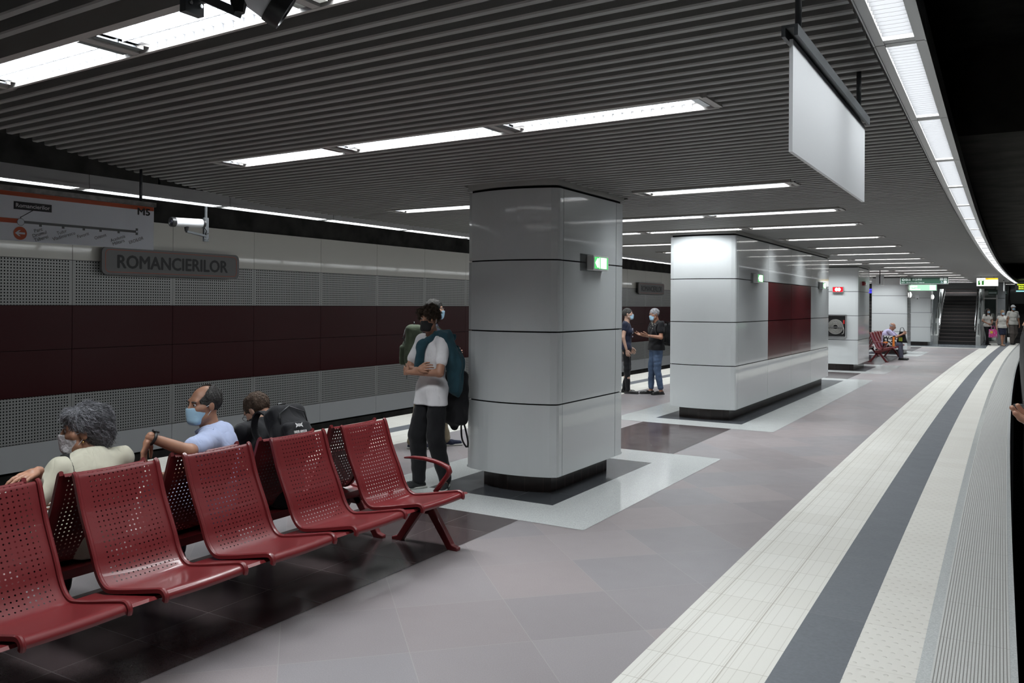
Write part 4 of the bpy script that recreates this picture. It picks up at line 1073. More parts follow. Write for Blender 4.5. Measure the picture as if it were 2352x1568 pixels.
def hand_prims(w, d, nrm, side, s=1.0, curl=.35, spread=.12, thumb=.7):
    """w wrist, d pointing direction of the palm, nrm back-of-hand normal, side +1 thumb on the cross side"""
    w = np.array(w, float); d = unit(d); n = np.array(nrm, float); n = unit(n-d*(n@d)); r = np.cross(d, n)*side
    P = [('c', w-d*.01*s, w+d*.035*s, .021*s, .024*s, .012)]
    lens = [.078,.086,.080,.062]; off = [.030,.010,-.011,-.031]
    for i in range(4):
        k0 = w+d*.028*s+r*off[i]*.6*s; k1 = w+d*(.088-.004*abs(i-1))*s+r*off[i]*s
        P.append(('c', k0, k1, .0125*s, .0105*s, .010))
        dd = unit(d+r*spread*(off[i]/.03)); ang = 0; q = k1
        for j, f in enumerate((.45,.30,.25)):
            ang += curl*(1.0 if j else .7)*(1+.12*i); v = dd*math.cos(ang)-n*math.sin(ang); q2 = q+v*lens[i]*f*s
            P.append(('c', q, q2, (.0092-.0010*j)*s, (.0086-.0010*j)*s, .004)); q = q2
    t0 = w+d*.022*s+r*.020*s; t1 = w+d*.058*s+r*(.050)*s-n*.012*s; t2 = t1+unit(d*.85+r*.35*thumb-n*.25)*.032*s; t3 = t2+unit(d*.95-n*.3+r*.02)*.026*s
    P += [('c', t0, t1, .0150*s, .0115*s, .010), ('c', t1, t2, .0110*s, .0098*s, .005), ('c', t2, t3, .0098*s, .0080*s, .005)]
    return P

def strand_mat(base):
    nm = base.name+'_strands'
    if nm in MATS: return MATS[nm]
    c = base.node_tree.nodes['Principled BSDF']; k = NT(nm); g = k.new('ShaderNodeNewGeometry'); col = HCOL[base.name]
    k.put(k.b.inputs['Base Color'], k.mix(k.m_('POWER', g.outputs['Random Per Island'], 1.4), tuple(v*.45 for v in col), tuple(min(1, v*2.1) for v in col)))
    k.b.inputs['Roughness'].default_value = .45; k.b.inputs['Specular IOR Level'].default_value = .35; MATS[nm] = k.m; return k.m
def strands(VQ, crown, HR, mat, parent, n, ln, rad, lift=.25, curl=0.0, seed=1, fwdflow=0.0):
    V, Q = VQ; rg = np.random.default_rng(seed)
    f = rg.integers(0, len(Q), n); P = V[Q[f]].mean(1); a = V[Q[f,1]]-V[Q[f,0]]; b_ = V[Q[f,3]]-V[Q[f,0]]; N = np.cross(a, b_); N /= np.linalg.norm(N, axis=1)[:, None]+1e-9
    cen = V.mean(0); N[((P-cen)*N).sum(1) < 0] *= -1
    flow = P-np.array(crown)+rg.normal(0, .035, P.shape); flow += HR@V3(0, fwdflow, 0)*.1; D = flow-N*(flow*N).sum(1)[:, None]; D /= np.linalg.norm(D, axis=1)[:, None]+1e-9
    S_ = np.cross(N, D); seg = 4; vs = []; fs = []
    L_ = ln*rg.uniform(.6, 1.3, n); ph = rg.uniform(-1, 1, n)
    pts = []; p = P+N*.0005; d = D+N*lift*rg.uniform(.1, 1, n)[:, None]
    for i in range(seg+1):
        pts.append(p.copy()); d = d+S_*(ph*curl)[:, None]-N*(lift*.38) ; d = d/np.linalg.norm(d, axis=1)[:, None]; p = p+d*(L_/seg)[:, None]
    pts = np.stack(pts, 1); rr_ = rad*np.array([1, 1, .9, .7, .25])
    U = S_; W_ = N; ang = [0, 2.09, 4.19]
    ring = np.stack([pts+(U[:, None]*math.cos(q)+W_[:, None]*math.sin(q))*rr_[None, :, None] for q in ang], 2)   # n,seg+1,3,3
    Vv = ring.reshape(-1, 3); base = np.arange(n)[:, None, None, None]*(seg+1)*3; i_ = np.arange(seg)[None, :, None, None]*3; k_ = np.arange(3)[None, None, :, None]; k2 = (k_+1) % 3
    F_ = np.concatenate([base+i_+k_, base+i_+k2, base+i_+3+k2, base+i_+3+k_], 3).reshape(-1, 4)
    o = mesh_obj('hair_strands', [(Vv, F_)], strand_mat(mat), parent); o['kind'] = 'stuff'; return o
def person(name_label, loc, rz, J, top, bottom, shoes, skin, hair, head=(0,0,0), mask=M_MASKB, h=1.75, res=.011, hres=.0055, extra=None, hands=None, build=1.0, glasses=False, cap=None, group=None, neckline=.0, socks=None, hs=1.0):
    s = h/1.75; t = empty('person', loc, rz, name_label, 'person', group)
    j = dict(pel=(0,0,.95), che=(0,.0,1.26), nec=(0,-.01,1.465), hea=(0,.025,1.625), sR=(.170,-.01,1.405), sL=(-.170,-.01,1.405), eR=(.215,-.03,1.14), eL=(-.215,-.03,1.14),
             wR=(.225,.05,.90), wL=(-.225,.05,.90), hR=(.088,0,.92), hL=(-.088,0,.92), kR=(.095,.02,.50), kL=(-.095,.02,.50), aR=(.10,-.03,.085), aL=(-.10,-.03,.085), tR=None, tL=None)
    j.update(J); sc = lambda p: np.array(p, float)*s
    for k_ in ('R','L'):
        if j['t'+k_] is None: a = j['a'+k_]; j['t'+k_] = (a[0]*1.25, a[1]+.155, a[2]-.055)
    j = {k_: sc(v) for k_, v in j.items()}
    u = unit(j['nec']-j['pel']); rgt = unit(j['sR']-j['sL']); rgt = unit(rgt-u*(rgt@u)); fwd = np.cross(u, rgt); R = np.stack([rgt, fwd, u], 1)
    uh = unit(j['che']-j['pel']); rh = unit(j['hR']-j['hL']); rh = unit(rh-uh*(rh@uh)); RH = np.stack([rh, np.cross(uh, rh), uh], 1)
    HR = head_frame(*head); b = build*s; sg = s
    wai = j['pel']*.5+j['che']*.5
    # ---- body: one continuous mesh (limbs and torso, finer head and hands joined in)
    B = [('e', j['pel'], (.150*b,.105*b,.11*s), RH), ('e', wai, (.128*b,.095*b,.13*s), R), ('e', j['che'], (.150*b,.108*b,.165*s), R),
         ('c', j['nec']-u*.045*s, j['sL']*.92+j['sR']*.08, .050*s, .046*s, .03), ('c', j['nec']-u*.045*s, j['sR']*.92+j['sL']*.08, .050*s, .046*s, .03), ('c', j['nec']-u*.05*s, j['hea']-u*.05*s, .056*s, .050*s, .03)]
    for k_ in ('R','L'):
        B += [('c', j['s'+k_], j['e'+k_], .046*s, .038*s), ('c', j['e'+k_], j['w'+k_], .038*s, .025*s), ('c', j['h'+k_], j['k'+k_], .078*s, .052*s), ('c', j['k'+k_], j['k'+k_]*.6+j['a'+k_]*.4, .050*s, .052*s), ('c', j['k'+k_]*.6+j['a'+k_]*.4, j['a'+k_], .050*s, .034*s),
              ('c', j['a'+k_]-V3(0,.02*s,.03*s), j['t'+k_], .032*s, .022*s)]
    parts = [sculpt(B, res, .02)]
    hp, sub, T = head_prims(j['hea'], HR, .98*s*hs); hp.append(('c', j['nec']-u*.02*s, j['hea']-HR@V3(0,.015,.05)*s, .052*s, .050*s, .025))
    parts.append(sculpt(hp, hres, .02, sub=sub))
    for k_, sd in (('R', 1), ('L', -1)):
        d = j['w'+k_]-j['e'+k_]; hd = (hands or {}).get(k_, {})
        nv = hd.get('n', rgt*sd); dv = hd.get('d', d)
        parts.append(sculpt(hand_prims(j['w'+k_], dv, nv, hd.get('side', -1 if k_ == 'R' else 1)*-1*(-1), s, hd.get('curl', .35), hd.get('spread', .10)), max(.0042, hres*.8), .01))
    body = mesh_obj('body', parts, skin, t)
    # ---- eyes and brows
    for x in (-.031, .031):
        e = MB(); e.ball(T(x,.0775,.012), .0108*s, n=12); e.build('eye', M_EYE, body, smooth=True)
        e = MB(); e.ball(T(x*(1),.0825,.0110), .0072*s, n=10); e.build('iris', M_IRIS, body, smooth=True)
        e = MB(); e.tube([T(x-.016*np.sign(x),.090,.030), T(x,.093,.034), T(x+.018*np.sign(x),.080,.028)], .0035*s, 6); e.build('eyebrow', hair[0] if hair else M_IRIS, body, smooth=True)
    # ---- hair
    if hair:
        hm, kind = hair; q = T
        s_keep = s; s = s*hs; cr = [('e', q(0,-.018,.034), tuple(v*s for v in (.081,.101,.091)), HR)]
        cut = [('e', q(0,.105,-.045), tuple(v*s for v in (.085,.090,.098)), HR), ('b', q(0,.06,-.14), tuple(v*s for v in (.12,.075,.10)), HR, .01)]
        nz = wob(60, .0025*s, 3)
        if kind == 'short': nz = wob(75, .0025*s, 3); cl = [(HR@V3(0,-.35,-1), (HR@V3(0,-.35,-1))@q(0,-.09,-.055))]
        elif kind == 'curly': cr = [('e', q(0,-.012,.048), tuple(v*s for v in (.098,.115,.092)), HR), ('c', q(-.045,.075,.075), q(.05,.075,.075), .03*s, .03*s)]; nz = wob(85, .010*s, 5); cl = [(HR@V3(0,0,-1), (HR@V3(0,0,-1))@q(0,0,-.05))]; cut = [('e', q(0,.118,-.055), tuple(v*s for v in (.095,.085,.105)), HR)]
        elif kind == 'volume': cr = [('e', q(0,-.030,.045), tuple(v*s for v in (.089,.108,.088)), HR), ('e', q(0,-.060,-.01), tuple(v*s for v in (.078,.072,.088)), HR), ('c', q(-.04,.062,.085), q(.04,.062,.085), .03*s, .03*s)]; _w1 = wob(60, .0060*s, 8, (1,1,.5)); _w2 = wob(160, .0018*s, 12, (1,.45,1)); nz = lambda G: _w1(G)+_w2(G); cl = [(HR@V3(0,0,-1), (HR@V3(0,0,-1))@q(0,0,-.085))]; cut = [('e', q(0,.118,-.05), tuple(v*s for v in (.12,.105,.112)), HR), ('e', q(.095,.015,-.04), (.032*s,.040*s,.045*s), HR), ('e', q(-.095,.015,-.04), (.032*s,.040*s,.045*s), HR)]
        elif kind == 'fringe': cl = [(HR@V3(0,0,-1), (HR@V3(0,0,-1))@q(0,0,-.06))]; cut += [('e', q(0,.07,.090), tuple(v*s for v in (.064,.120,.078)), HR), ('e', q(0,.115,.07), tuple(v*s for v in (.095,.065,.07)), HR)]
        elif kind == 'bald': cl = [(HR@V3(0,0,-1), (HR@V3(0,0,-1))@q(0,0,-.06)), (HR@V3(0,0,1), (HR@V3(0,0,1))@q(0,0,.035))]
        elif kind == 'long': cr += [('c', q(0,-.06,-.02), q(0,-.08,-.22), .098*s, .085*s), ('c', q(-.08,-.0,.02), q(-.105,.015,-.22), .040*s, .038*s), ('c', q(.08,-.0,.02), q(.105,.015,-.22), .040*s, .038*s)]; nz = wob(50, .008*s, 4); cl = []; cut = [('e', q(0,.10,-.045), tuple(v*s for v in (.072,.085,.10)), HR)]
        elif kind == 'bun': nz = wob(60, .002*s, 3); cr += [('e', q(0,-.125,.02), (.04*s,.03*s,.04*s), HR)]; cl = [(HR@V3(0,0,-1), (HR@V3(0,0,-1))@q(0,0,-.06))]
        VQ = sculpt(cr, hres, .02, clips=cl, sub=cut, noise=nz); ho = mesh_obj('hair', [VQ], hm, t)
        if res < .0105:
            sp = dict(short=(2600,.016,.0007,.35,.15), fringe=(2200,.014,.0007,.3,.1), volume=(5200,.040,.0009,.5,.25), curly=(3800,.034,.0010,.8,.9), bald=(600,.012,.0007,.3,.1), long=(1500,.05,.001,.3,.2), bun=(1500,.02,.0007,.2,.1))[kind]
            strands(VQ, q(0,-.035 if kind != 'volume' else .02,.125), HR, hm, ho, sp[0], sp[1]*s, sp[2], sp[3], sp[4], fwdflow=-.3 if kind == 'volume' else .2)
        s = s_keep
    if cap:
        mesh_obj('cap', [sculpt([('e', T(0,-.015,.040), tuple(v*s for v in (.085,.106,.092)), HR), ('e', T(0,.115,.040), (.065*s,.062*s,.010*s), HR)], hres, .012, clips=[(HR@V3(0,0,-1), (HR@V3(0,0,-1))@T(0,0,.026))])], cap, t)
    # ---- mask with ear loops
    if mask:
        s_keep = s; s = s*hs
        mp = [('e', T(0,.027,-.040), tuple(v*s for v in (.066,.079,.080)), HR), ('c', T(0,.098,-.015), T(0,.092,-.075), .020*s, .022*s, .03), ('c', T(-.03,.075,-.09), T(.03,.075,-.09), .022*s, .022*s, .03)]
        up_ = HR@V3(0,0,1); fv = HR@V3(0,1,0); rv = HR@V3(1,0,0)
        cl = [(up_, up_@T(0,0,-.006)), (-up_, -up_@T(0,0,-.112)), (-fv, -fv@T(0,.030,0))]
        mo = mesh_obj('face_mask', [sculpt(mp, hres*.9, .02, clips=cl)], mask, t)
        for x in (-1, 1):
            for za, zb in ((-.014,.012), (-.092,-.022)):
                e = MB(); e.tube([T(x*.056,.048,za), T(x*.072,.022,(za+zb)/2), T(x*.079,-.006,zb)], .0016*s, 5); e.build('ear_loop', pbr('ear_loop_white', (.6,.62,.65), .6) if mask is not M_MASKK else M_MASKK, mo)
    if mask: s = s_keep
    if glasses:
        e = MB()
        for x in (-.032, .032): e.tube([T(x+.024*math.cos(a), .107, .006+.018*math.sin(a)) for a in [2*PI*i/18 for i in range(19)]], .0016*s, 5, cap=False)
        for x in (-1, 1): e.tube([T(x*.056,.105,.012), T(x*.078,.05,.014), T(x*.080,-.005,.012)], .0016*s, 5)
        e.tube([T(-.008,.108,.008), T(.008,.108,.008)], .0018*s, 5)
        e.build('glasses', pbr('dark_glasses_frame', (.02,.02,.02), .3), t)
    # ---- clothes
    if top:
        g = top.get('g', .014)*s; sl = top.get('sleeve', .55); hem = top.get('hem', .9)*s; bb = b*top.get('loose', 1.0)
        P = [('e', j['che'], (.150*bb+g,.108*bb+g,.175*s+g), R), ('e', wai, (.135*bb+g,.105*bb+g,.14*s), R), ('e', j['pel'], (.150*bb+g,.105*bb+g,.14*s), RH),
             ('c', j['nec']-u*.042*s, j['sL'], .056*s+g*.5, .053*s+g*.6, .03), ('c', j['nec']-u*.042*s, j['sR'], .056*s+g*.5, .053*s+g*.6, .03), ('c', j['che']+u*.06*s, j['nec']-u*.03*s, .10*s, .062*s, .04)]
        if top.get('hem', .9) < .93:
            for k_ in ('R','L'): P.append(('c', j['h'+k_]+uh*.03*s, j['h'+k_]*.72+j['k'+k_]*.28, .088*bb+g*1.3, .090*bb+g*1.3, .05))
        if top.get('belly'): P.append(('e', wai+R@V3(0,.045,-.03)*s, (.13*s,.11*s,.13*s), R))
        if top.get('bust'):
            for x in (-.07,.07): P.append(('e', j['che']+R@V3(x,.075,.0)*s, (.065*s,.055*s,.065*s), R))
        for k_ in ('R','L'):
            if sl > 0:
                if sl <= 1: e1 = j['s'+k_]*(1-sl)+j['e'+k_]*sl; P.append(('c', j['s'+k_], e1, .054*s+g*.7, .050*s+g*.8))
                else: e1 = j['e'+k_]*(2-sl)+j['w'+k_]*(sl-1); P += [('c', j['s'+k_], j['e'+k_], .052*s+g*.7, .045*s+g*.6), ('c', j['e'+k_], e1, .044*s+g*.6, .033*s+g*.5)]
        # hem cut across the hips, square cuffs
        hc = j['pel']+uh*(hem-.95*s); cl = [(-uh, -uh@hc)]
        up2 = R@V3(0,.25,1); cl.append((up2, up2@(j['nec']+u*(.030+neckline)*s)))
        nk = [('c', j['nec']-u*.005*s+R@V3(0,.022,0)*s, j['hea'], .058*s, .066*s)]
        nz = wob(30, .0055*s, 11+int(abs(loc[1])*10), (1,1,.7))
        to = mesh_obj('top', [sculpt(P, res*.85, .025, clips=cl, noise=nz, sub=nk)], top['m'], t, top.get('label'))
        if top.get('collar'):
            e = MB(); n = 16; rr_ = .070*s
            for zz, dr in ((0,0),(.03,.006)):
                pass
            pts = [j['nec']+u*(.018)*s+R@V3(math.sin(a)*rr_/s, math.cos(a)*rr_/s*1.05+.012, -.035*max(0, math.cos(a)))*s for a in [0.25+ (2*PI-.5)*i/n for i in range(n+1)]]
            e.tube(pts, [.010*s+.006*s*abs(math.cos(PI*i/n)) for i in range(n+1)], 6); e.build('collar', top['m'], to, smooth=True)
    if bottom:
        g = bottom.get('g', .012)*s; P = [('e', j['pel'], (.150*b+g*.6,.105*b+g*.8,.12*s), RH)]; ln = bottom.get('len', 1.0)
        if bottom.get('skirt'):
            for k_ in ('R','L'): P.append(('c', j['h'+k_], j['h'+k_]*(1-.85*ln)+j['k'+k_]*.85*ln, .092*b+g, .082*b+g, .07))
        else:
            w = bottom.get('w', 1.0)
            for k_ in ('R','L'):
                P.append(('c', j['h'+k_], j['k'+k_], .082*b+g, .058*s*w+g))
                e1 = j['k'+k_]*(1-ln)+j['a'+k_]*ln; P.append(('c', j['k'+k_], e1, .056*s*w+g, .040*s*w*bottom.get('cuff', 1.1)+g))
                if bottom.get('baggy'): P.append(('e', j['k'+k_]*.8+j['a'+k_]*.2, (.075*s,.078*s,.10*s), None))
        nz = wob(27, .0050*s, 5+int(abs(loc[0])*10), (1,1,1.2))
        cl = [(uh, uh@(j['pel']+uh*.07*s))] if bottom.get('cl', True) else []
        if not bottom.get('skirt') and bottom.get('cl', True) and ln >= .9 and abs(j['kR'][2]-j['hR'][2]) > .2: cl.append((V3(0,0,-1), -(min(j['aR'][2], j['aL'][2])-.045*s)))
        mesh_obj('skirt' if bottom.get('skirt') else 'trousers', [sculpt(P, res*.9, .022, clips=cl, noise=nz)], bottom['m'], t, bottom.get('label'))
    if shoes:
        for k_ in ('R','L'):
            a, tt = j['a'+k_], j['t'+k_]; fd = tt-a; fd[2] = 0; fd = unit(fd); z0 = min(a[2]-.085*s, tt[2]-.030*s); z0 = max(z0, 0.0) if z0 > -.05 else z0
            heel = a-fd*.035*s; heel[2] = z0+.030*s; toe = tt+fd*.03*s; toe[2] = z0+.026*s
            hi_ = shoes.get('h', .075)
            P = [('c', heel, heel*.45+toe*.55, .036*s, .042*s), ('c', heel*.45+toe*.55, toe, .042*s, .033*s), ('c', heel+fd*.02*s+V3(0,0,hi_*.5)*s, a*1.0+V3(0,0,hi_*.55-.055)*s, .040*s, .040*s, .02)]
            so = mesh_obj('shoe', [sculpt(P, .006 if res < .012 else .008, .02, clips=[(V3(0,0,-1), -(z0+.012*s))])], shoes['m'], t)
            P2 = [('b', (heel+toe)/2*V3(1,1,0)+V3(0,0,z0+.012*s), (.043*s, float(np.linalg.norm(toe-heel))/2+.038*s, .012*s), np.stack([np.cross(fd, V3(0,0,1)), fd, V3(0,0,1)], 1), .010)]
            mesh_obj('sole', [sculpt(P2, .006 if res < .012 else .008, .01)], shoes.get('sole', M_BLKP), so)
            if shoes.get('laces'):
                for q_ in (.35,.45,.55,.65):
                    c_ = heel*(1-q_)+toe*q_+V3(0,0,.046-.014*(q_-.3))*s; r_ = np.cross(fd, V3(0,0,1))*.02*s
                    e = MB(); e.tube([c_-r_, c_+V3(0,0,.006), c_+r_], .0025, 5); e.build('lace', pbr('dark_lace', (.02,.02,.02), .7), so)
            if socks:
                e = MB(); e.tube([a+V3(0,0,-.01), a+V3(0,0,.05)], .043*s, 12); e.build('sock', socks, t, smooth=True)
    if extra: extra(t, j, R, T, HR, s, body)
    return t

def loc_of(p, loc, rz, h):
    q = Matrix.Rotation(-rz, 3, 'Z') @ (Vector(p)-Vector(loc)); k = h/1.75; return (q.x/k, q.y/k, q.z/k)
def toward(lx, cx):       # rotation for a facing given as (image-left amount, toward-camera amount)
    d = Vector((-math.cos(YAW)*lx + math.sin(YAW)*cx, -math.sin(YAW)*lx - math.cos(YAW)*cx))
    return math.atan2(d.y, d.x) - PI/2
def backpack(t, c, R, size, mat, label=None, s=1.0, strapmat=None, j=None, name='backpack'):
    """a worn backpack: a thing of its own, placed in the wearer's frame"""
    b = empty(name, t.matrix_basis @ Vector(c), t.rotation_euler.z, label, 'backpack')
    w, d, h = size
    Z = V3(0,0,0)
    mesh_obj('bag_body', [sculpt([('b', Z, (w/2,d/2,h/2), R, .06), ('e', Z+R@V3(0,-d*.25,-h*.12), (w*.46,d*.5,h*.34), R)], .009, .04, noise=wob(30, .004, 2))], mat, b)
    mesh_obj('front_pocket', [sculpt([('b', R@V3(0,-d*.55,-h*.17), (w*.36,d*.28,h*.22), R, .03)], .008, .02, noise=wob(36, .003, 4))], mat, b)
    e = MB(); e.tube([R@V3(-w*.36,-d*.50,h*.02), R@V3(-w*.33,-d*.60,h*.25), R@V3(0,-d*.52,h*.40), R@V3(w*.33,-d*.60,h*.25), R@V3(w*.36,-d*.50,h*.02)], .004, 5); e.build('zip', M_BLKP, b, smooth=True)
    e = MB(); e.tube([R@V3(-.03,0,h*.48), R@V3(-.02,.0,h*.56), R@V3(.02,.0,h*.56), R@V3(.03,0,h*.48)], .007, 6); e.build('carry_loop', strapmat or M_BLKP, b, smooth=True)
    return b
def strap(b, pts, mat, w=.045, name='strap'):
    e = MB(); pts = [Vector(p) for p in pts]
    out = []
    for i in range(len(pts)-1):
        p0, p1, p2, p3 = [pts[min(max(k_, 0), len(pts)-1)] for k_ in (i-1,i,i+1,i+2)]
        for q in range(5):
            u_ = q/5; out.append(.5*((2*p1)+(p2-p0)*u_+(2*p0-5*p1+4*p2-p3)*u_*u_+(3*p1-p0-3*p2+p3)*u_**3))
    e.tube(out+[pts[-1]], w/2, 8)
    return e

# ================================================================ PEOPLE
M_TEE = cloth('white_tshirt', (.74,.73,.75), (22,.45)); M_TEAL = cloth('teal_sweater', (.020,.060,.080), (30,.5)); M_BLKC = cloth('black_cloth', (.012,.012,.014), (26,.5))
M_KHAKI = cloth('khaki_cloth', (.20,.165,.11)); M_NAVYC = cloth('navy_cloth', (.020,.024,.048)); M_OLIVE = cloth('olive_canvas', (.060,.075,.048), (40,.5)); M_JEAN = cloth('blue_denim', (.085,.13,.22), (40,.4), var=(5,.45))
M_CREAM = cloth('cream_jacket', (.50,.48,.39)); M_PALEB = cloth('pale_blue_shirt', (.40,.46,.66)); M_LILAC = cloth('lilac_shirt', (.42,.38,.56)); M_GREYT = cloth('grey_trousers', (.10,.10,.14)); M_WHTC = cloth('off_white_shirt', (.58,.56,.52)); M_BROWNT = cloth('brown_trousers', (.12,.10,.09))
M_SHOEK = pbr('black_suede', (.018,.019,.020), .8, bump=(50,.4)); M_SOLEW = pbr('white_rubber', (.50,.50,.47), .6); M_FLAT = pbr('black_leather', (.012,.012,.012), .35)
H_BRN = hairm('dark_brown_hair', (.045,.028,.018)); H_GREY = hairm('grey_hair', (.16,.16,.175), .75); H_SALT = hairm('salt_and_pepper_hair', (.055,.052,.050), .7); H_MID = hairm('brown_hair', (.085,.055,.038)); H_SILV = hairm('silver_hair', (.36,.36,.38), .6); H_DARK = hairm('near_black_hair', (.018,.013,.011)); H_BLON = hairm('blond_hair', (.32,.21,.11))

def seg_tube(pts, r, mat, name, parent, n=8, flat=None):
    e = MB(); P = [Vector(p) for p in pts]; out = []
    for i in range(len(P)-1):
        p0, p1, p2, p3 = [P[min(max(k_, 0), len(P)-1)] for k_ in (i-1,i,i+1,i+2)]
        for q in range(6):
            u_ = q/6; out.append(.5*((2*p1)+(p2-p0)*u_+(2*p0-5*p1+4*p2-p3)*u_*u_+(3*p1-p0-3*p2+p3)*u_**3))
    e.tube(out+[P[-1]], r, n); return e.build(name, mat, parent, smooth=True)
def band_strip(pts, w, wdir, mat, name, parent, th=.004):
    """flat webbing along points, width direction per point"""
    P = [Vector(p) for p in pts]; out = []
    for i in range(len(P)-1):
        p0, p1, p2, p3 = [P[min(max(k_, 0), len(P)-1)] for k_ in (i-1,i,i+1,i+2)]
        for q in range(6):
            u_ = q/6; out.append(.5*((2*p1)+(p2-p0)*u_+(2*p0-5*p1+4*p2-p3)*u_*u_+(3*p1-p0-3*p2+p3)*u_**3))
    out.append(P[-1]); e = MB(); vs = []; wd = Vector(wdir).normalized()
    for i, p in enumerate(out):
        t_ = (out[min(i+1,len(out)-1)]-out[max(i-1,0)]).normalized(); a = (wd-t_*wd.dot(t_)).normalized(); n_ = t_.cross(a)
        vs += [p-a*w/2-n_*th, p+a*w/2-n_*th, p+a*w/2+n_*th, p-a*w/2+n_*th]
    m = len(out); fs = [(i*4+k, i*4+(k+1)%4, (i+1)*4+(k+1)%4, (i+1)*4+k) for i in range(m-1) for k in range(4)]+[(3,2,1,0),(4*m-4,4*m-3,4*m-2,4*m-1)]
    e.add(vs, fs); return e.build(name, mat, parent)

# ---- teenager with crossed arms
def ex_teen(t, j, R, T, HR, s, body):
    P = [('c', j['sL']+V3(-.01,-.03,.05)*s, j['nec']+V3(-.05,.02,.0)*s, .045*s, .045*s), ('c', j['sL']+V3(-.015,.0,.045)*s, j['sL']+V3(-.045,-.10,-.20)*s, .060*s, .085*s), ('c', j['sL']+V3(-.045,-.10,-.20)*s, j['sL']+V3(-.03,-.11,-.46)*s, .085*s, .065*s),
         ('c', j['nec']+V3(-.06,.05,-.02)*s, j['nec']+V3(.0,.13,-.10)*s, .038*s, .040*s), ('c', j['nec']+V3(.0,.13,-.10)*s, j['nec']+V3(.03,.155,-.30)*s, .040*s, .040*s),
         ('c', j['nec']+V3(.03,-.06,.0)*s, j['sL']+V3(.02,-.07,.03)*s, .040*s, .05*s)]
    mesh_obj('draped_sweater', [sculpt(P, .008, .035, noise=(lambda a_, b_: (lambda G: a_(G)+b_(G)))(wob(48, .009, 9, (1,1,.22)), wob(90, .003, 10, (1,1,.35))))], M_TEAL, t, 'teal sweater draped over the shoulder')
    e = MB(); e.ball(T(-.084,.004,-.006), .007, n=8); e.tube([T(-.086,.008,-.008), T(-.088,.016,-.036)], .0032, 6); e.build('earbud', M_WBOARD, t, smooth=True)
TE = person('teenager in white T-shirt and black mask with crossed arms and teal sweater', (-4.55, 6.20, 0), toward(.72,.70),
    dict(eR=(.225,.11,1.13), wR=(-.04,.200,1.145), eL=(-.235,.10,1.12), wL=(.05,.235,1.115), aR=(.075,.09,.085), aL=(-.085,-.10,.085), kR=(.085,.10,.50), kL=(-.095,.03,.50), hea=(0,.04,1.615), tR=(.11,.25,.03), tL=(-.19,.02,.03)),
    dict(m=M_TEE, sleeve=.62, hem=.80, loose=1.04, g=.016), dict(m=M_BLKC, baggy=True, w=1.25, cuff=.95, g=.014), dict(m=M_SHOEK, sole=M_SOLEW, laces=True, h=.13), SK2, (H_BRN, 'curly'),
    head=(18, 4, 0), mask=M_MASKK, h=1.665, res=.009, hres=.0048, extra=ex_teen, build=.88, socks=M_TEE,
    hands=dict(R=dict(d=(-.9,-.12,.15), n=(0,.9,.2), curl=.45), L=dict(d=(.95,-.10,.10), n=(0,1,0), curl=.55)))
bt = empty('backpack', TE.matrix_basis @ Vector((-.10,-.20,.80)), TE.rotation_euler.z, 'black backpack slung behind the teenager, its strap dangling', 'backpack')
mesh_obj('bag_body', [sculpt([('b', V3(0,0,.02), (.13,.075,.25), None, .06), ('c', V3(0,.0,-.1), V3(.02,0,-.25), .09, .04)], .01, .04, noise=wob(30,.005,2))], M_BLKC, bt)
band_strip([(-.06,-.03,-.16),(-.10,-.06,-.36),(-.07,-.08,-.44),(-.02,-.06,-.36),(-.03,-.04,-.18)], .018, (1,.2,0), M_BLKP, 'dangling_strap', bt, .002)
band_strip([(-.10,.04,.22),(-.08,.10,.45),(-.06,.19,.58)], .05, (1,0,0), M_BLKC, 'shoulder_strap', bt, .005)

# ---- man with green backpack
MN = person('grey-haired man in glasses and khaki trousers standing behind the teenager', (-5.85, 7.95, 0), toward(-1,-.12),
    dict(aR=(.09,-.20,.085), aL=(-.09,.16,.085), kR=(.09,-.11,.50), kL=(-.09,.10,.50), eR=(.235,-.02,1.15), wR=(.17,.22,1.12), eL=(-.235,-.02,1.15), wL=(-.18,.20,1.05), hea=(0,.04,1.615)),
    dict(m=M_NAVYC, sleeve=1.0, hem=.86, g=.018), dict(m=M_KHAKI, w=1.2, g=.016), dict(m=M_NAVYC, sole=M_SOLEW), SK1, (H_SALT, 'short'), head=(-4,4,0), h=1.745, res=.010, hres=.0055, glasses=True)
R0 = np.eye(3)
b = backpack(MN, (0,-.20,1.17), R0, (.34,.20,.52), M_OLIVE, 'olive green backpack worn by the man in khaki trousers', name='backpack')
for sg in (-1, 1):
    band_strip([(sg*.10,.06,.20),(sg*.12,.16,.27),(sg*.13,.32,.20),(sg*.15,.37,.02),(sg*.16,.25,-.14),(sg*.14,.08,-.20)], .05, (1,0,0), M_OLIVE, 'shoulder_strap', b, .006)
    band_strip([(sg*.12,-.06,-.18),(sg*.13,-.08,-.28),(sg*.125,-.08,-.36)], .025, (1,0,0), M_BLKP, 'loose_strap', b, .002)
band_strip([(-.10,-.125,.02),(-.10,-.145,-.10),(-.10,-.13,-.2)], .02, (1,0,0), M_BLKP, 'buckle_strap', b, .003)
MB().box(-.04,.04,-.135,-.125,.09,.115).build('brand_patch', M_INK, b)

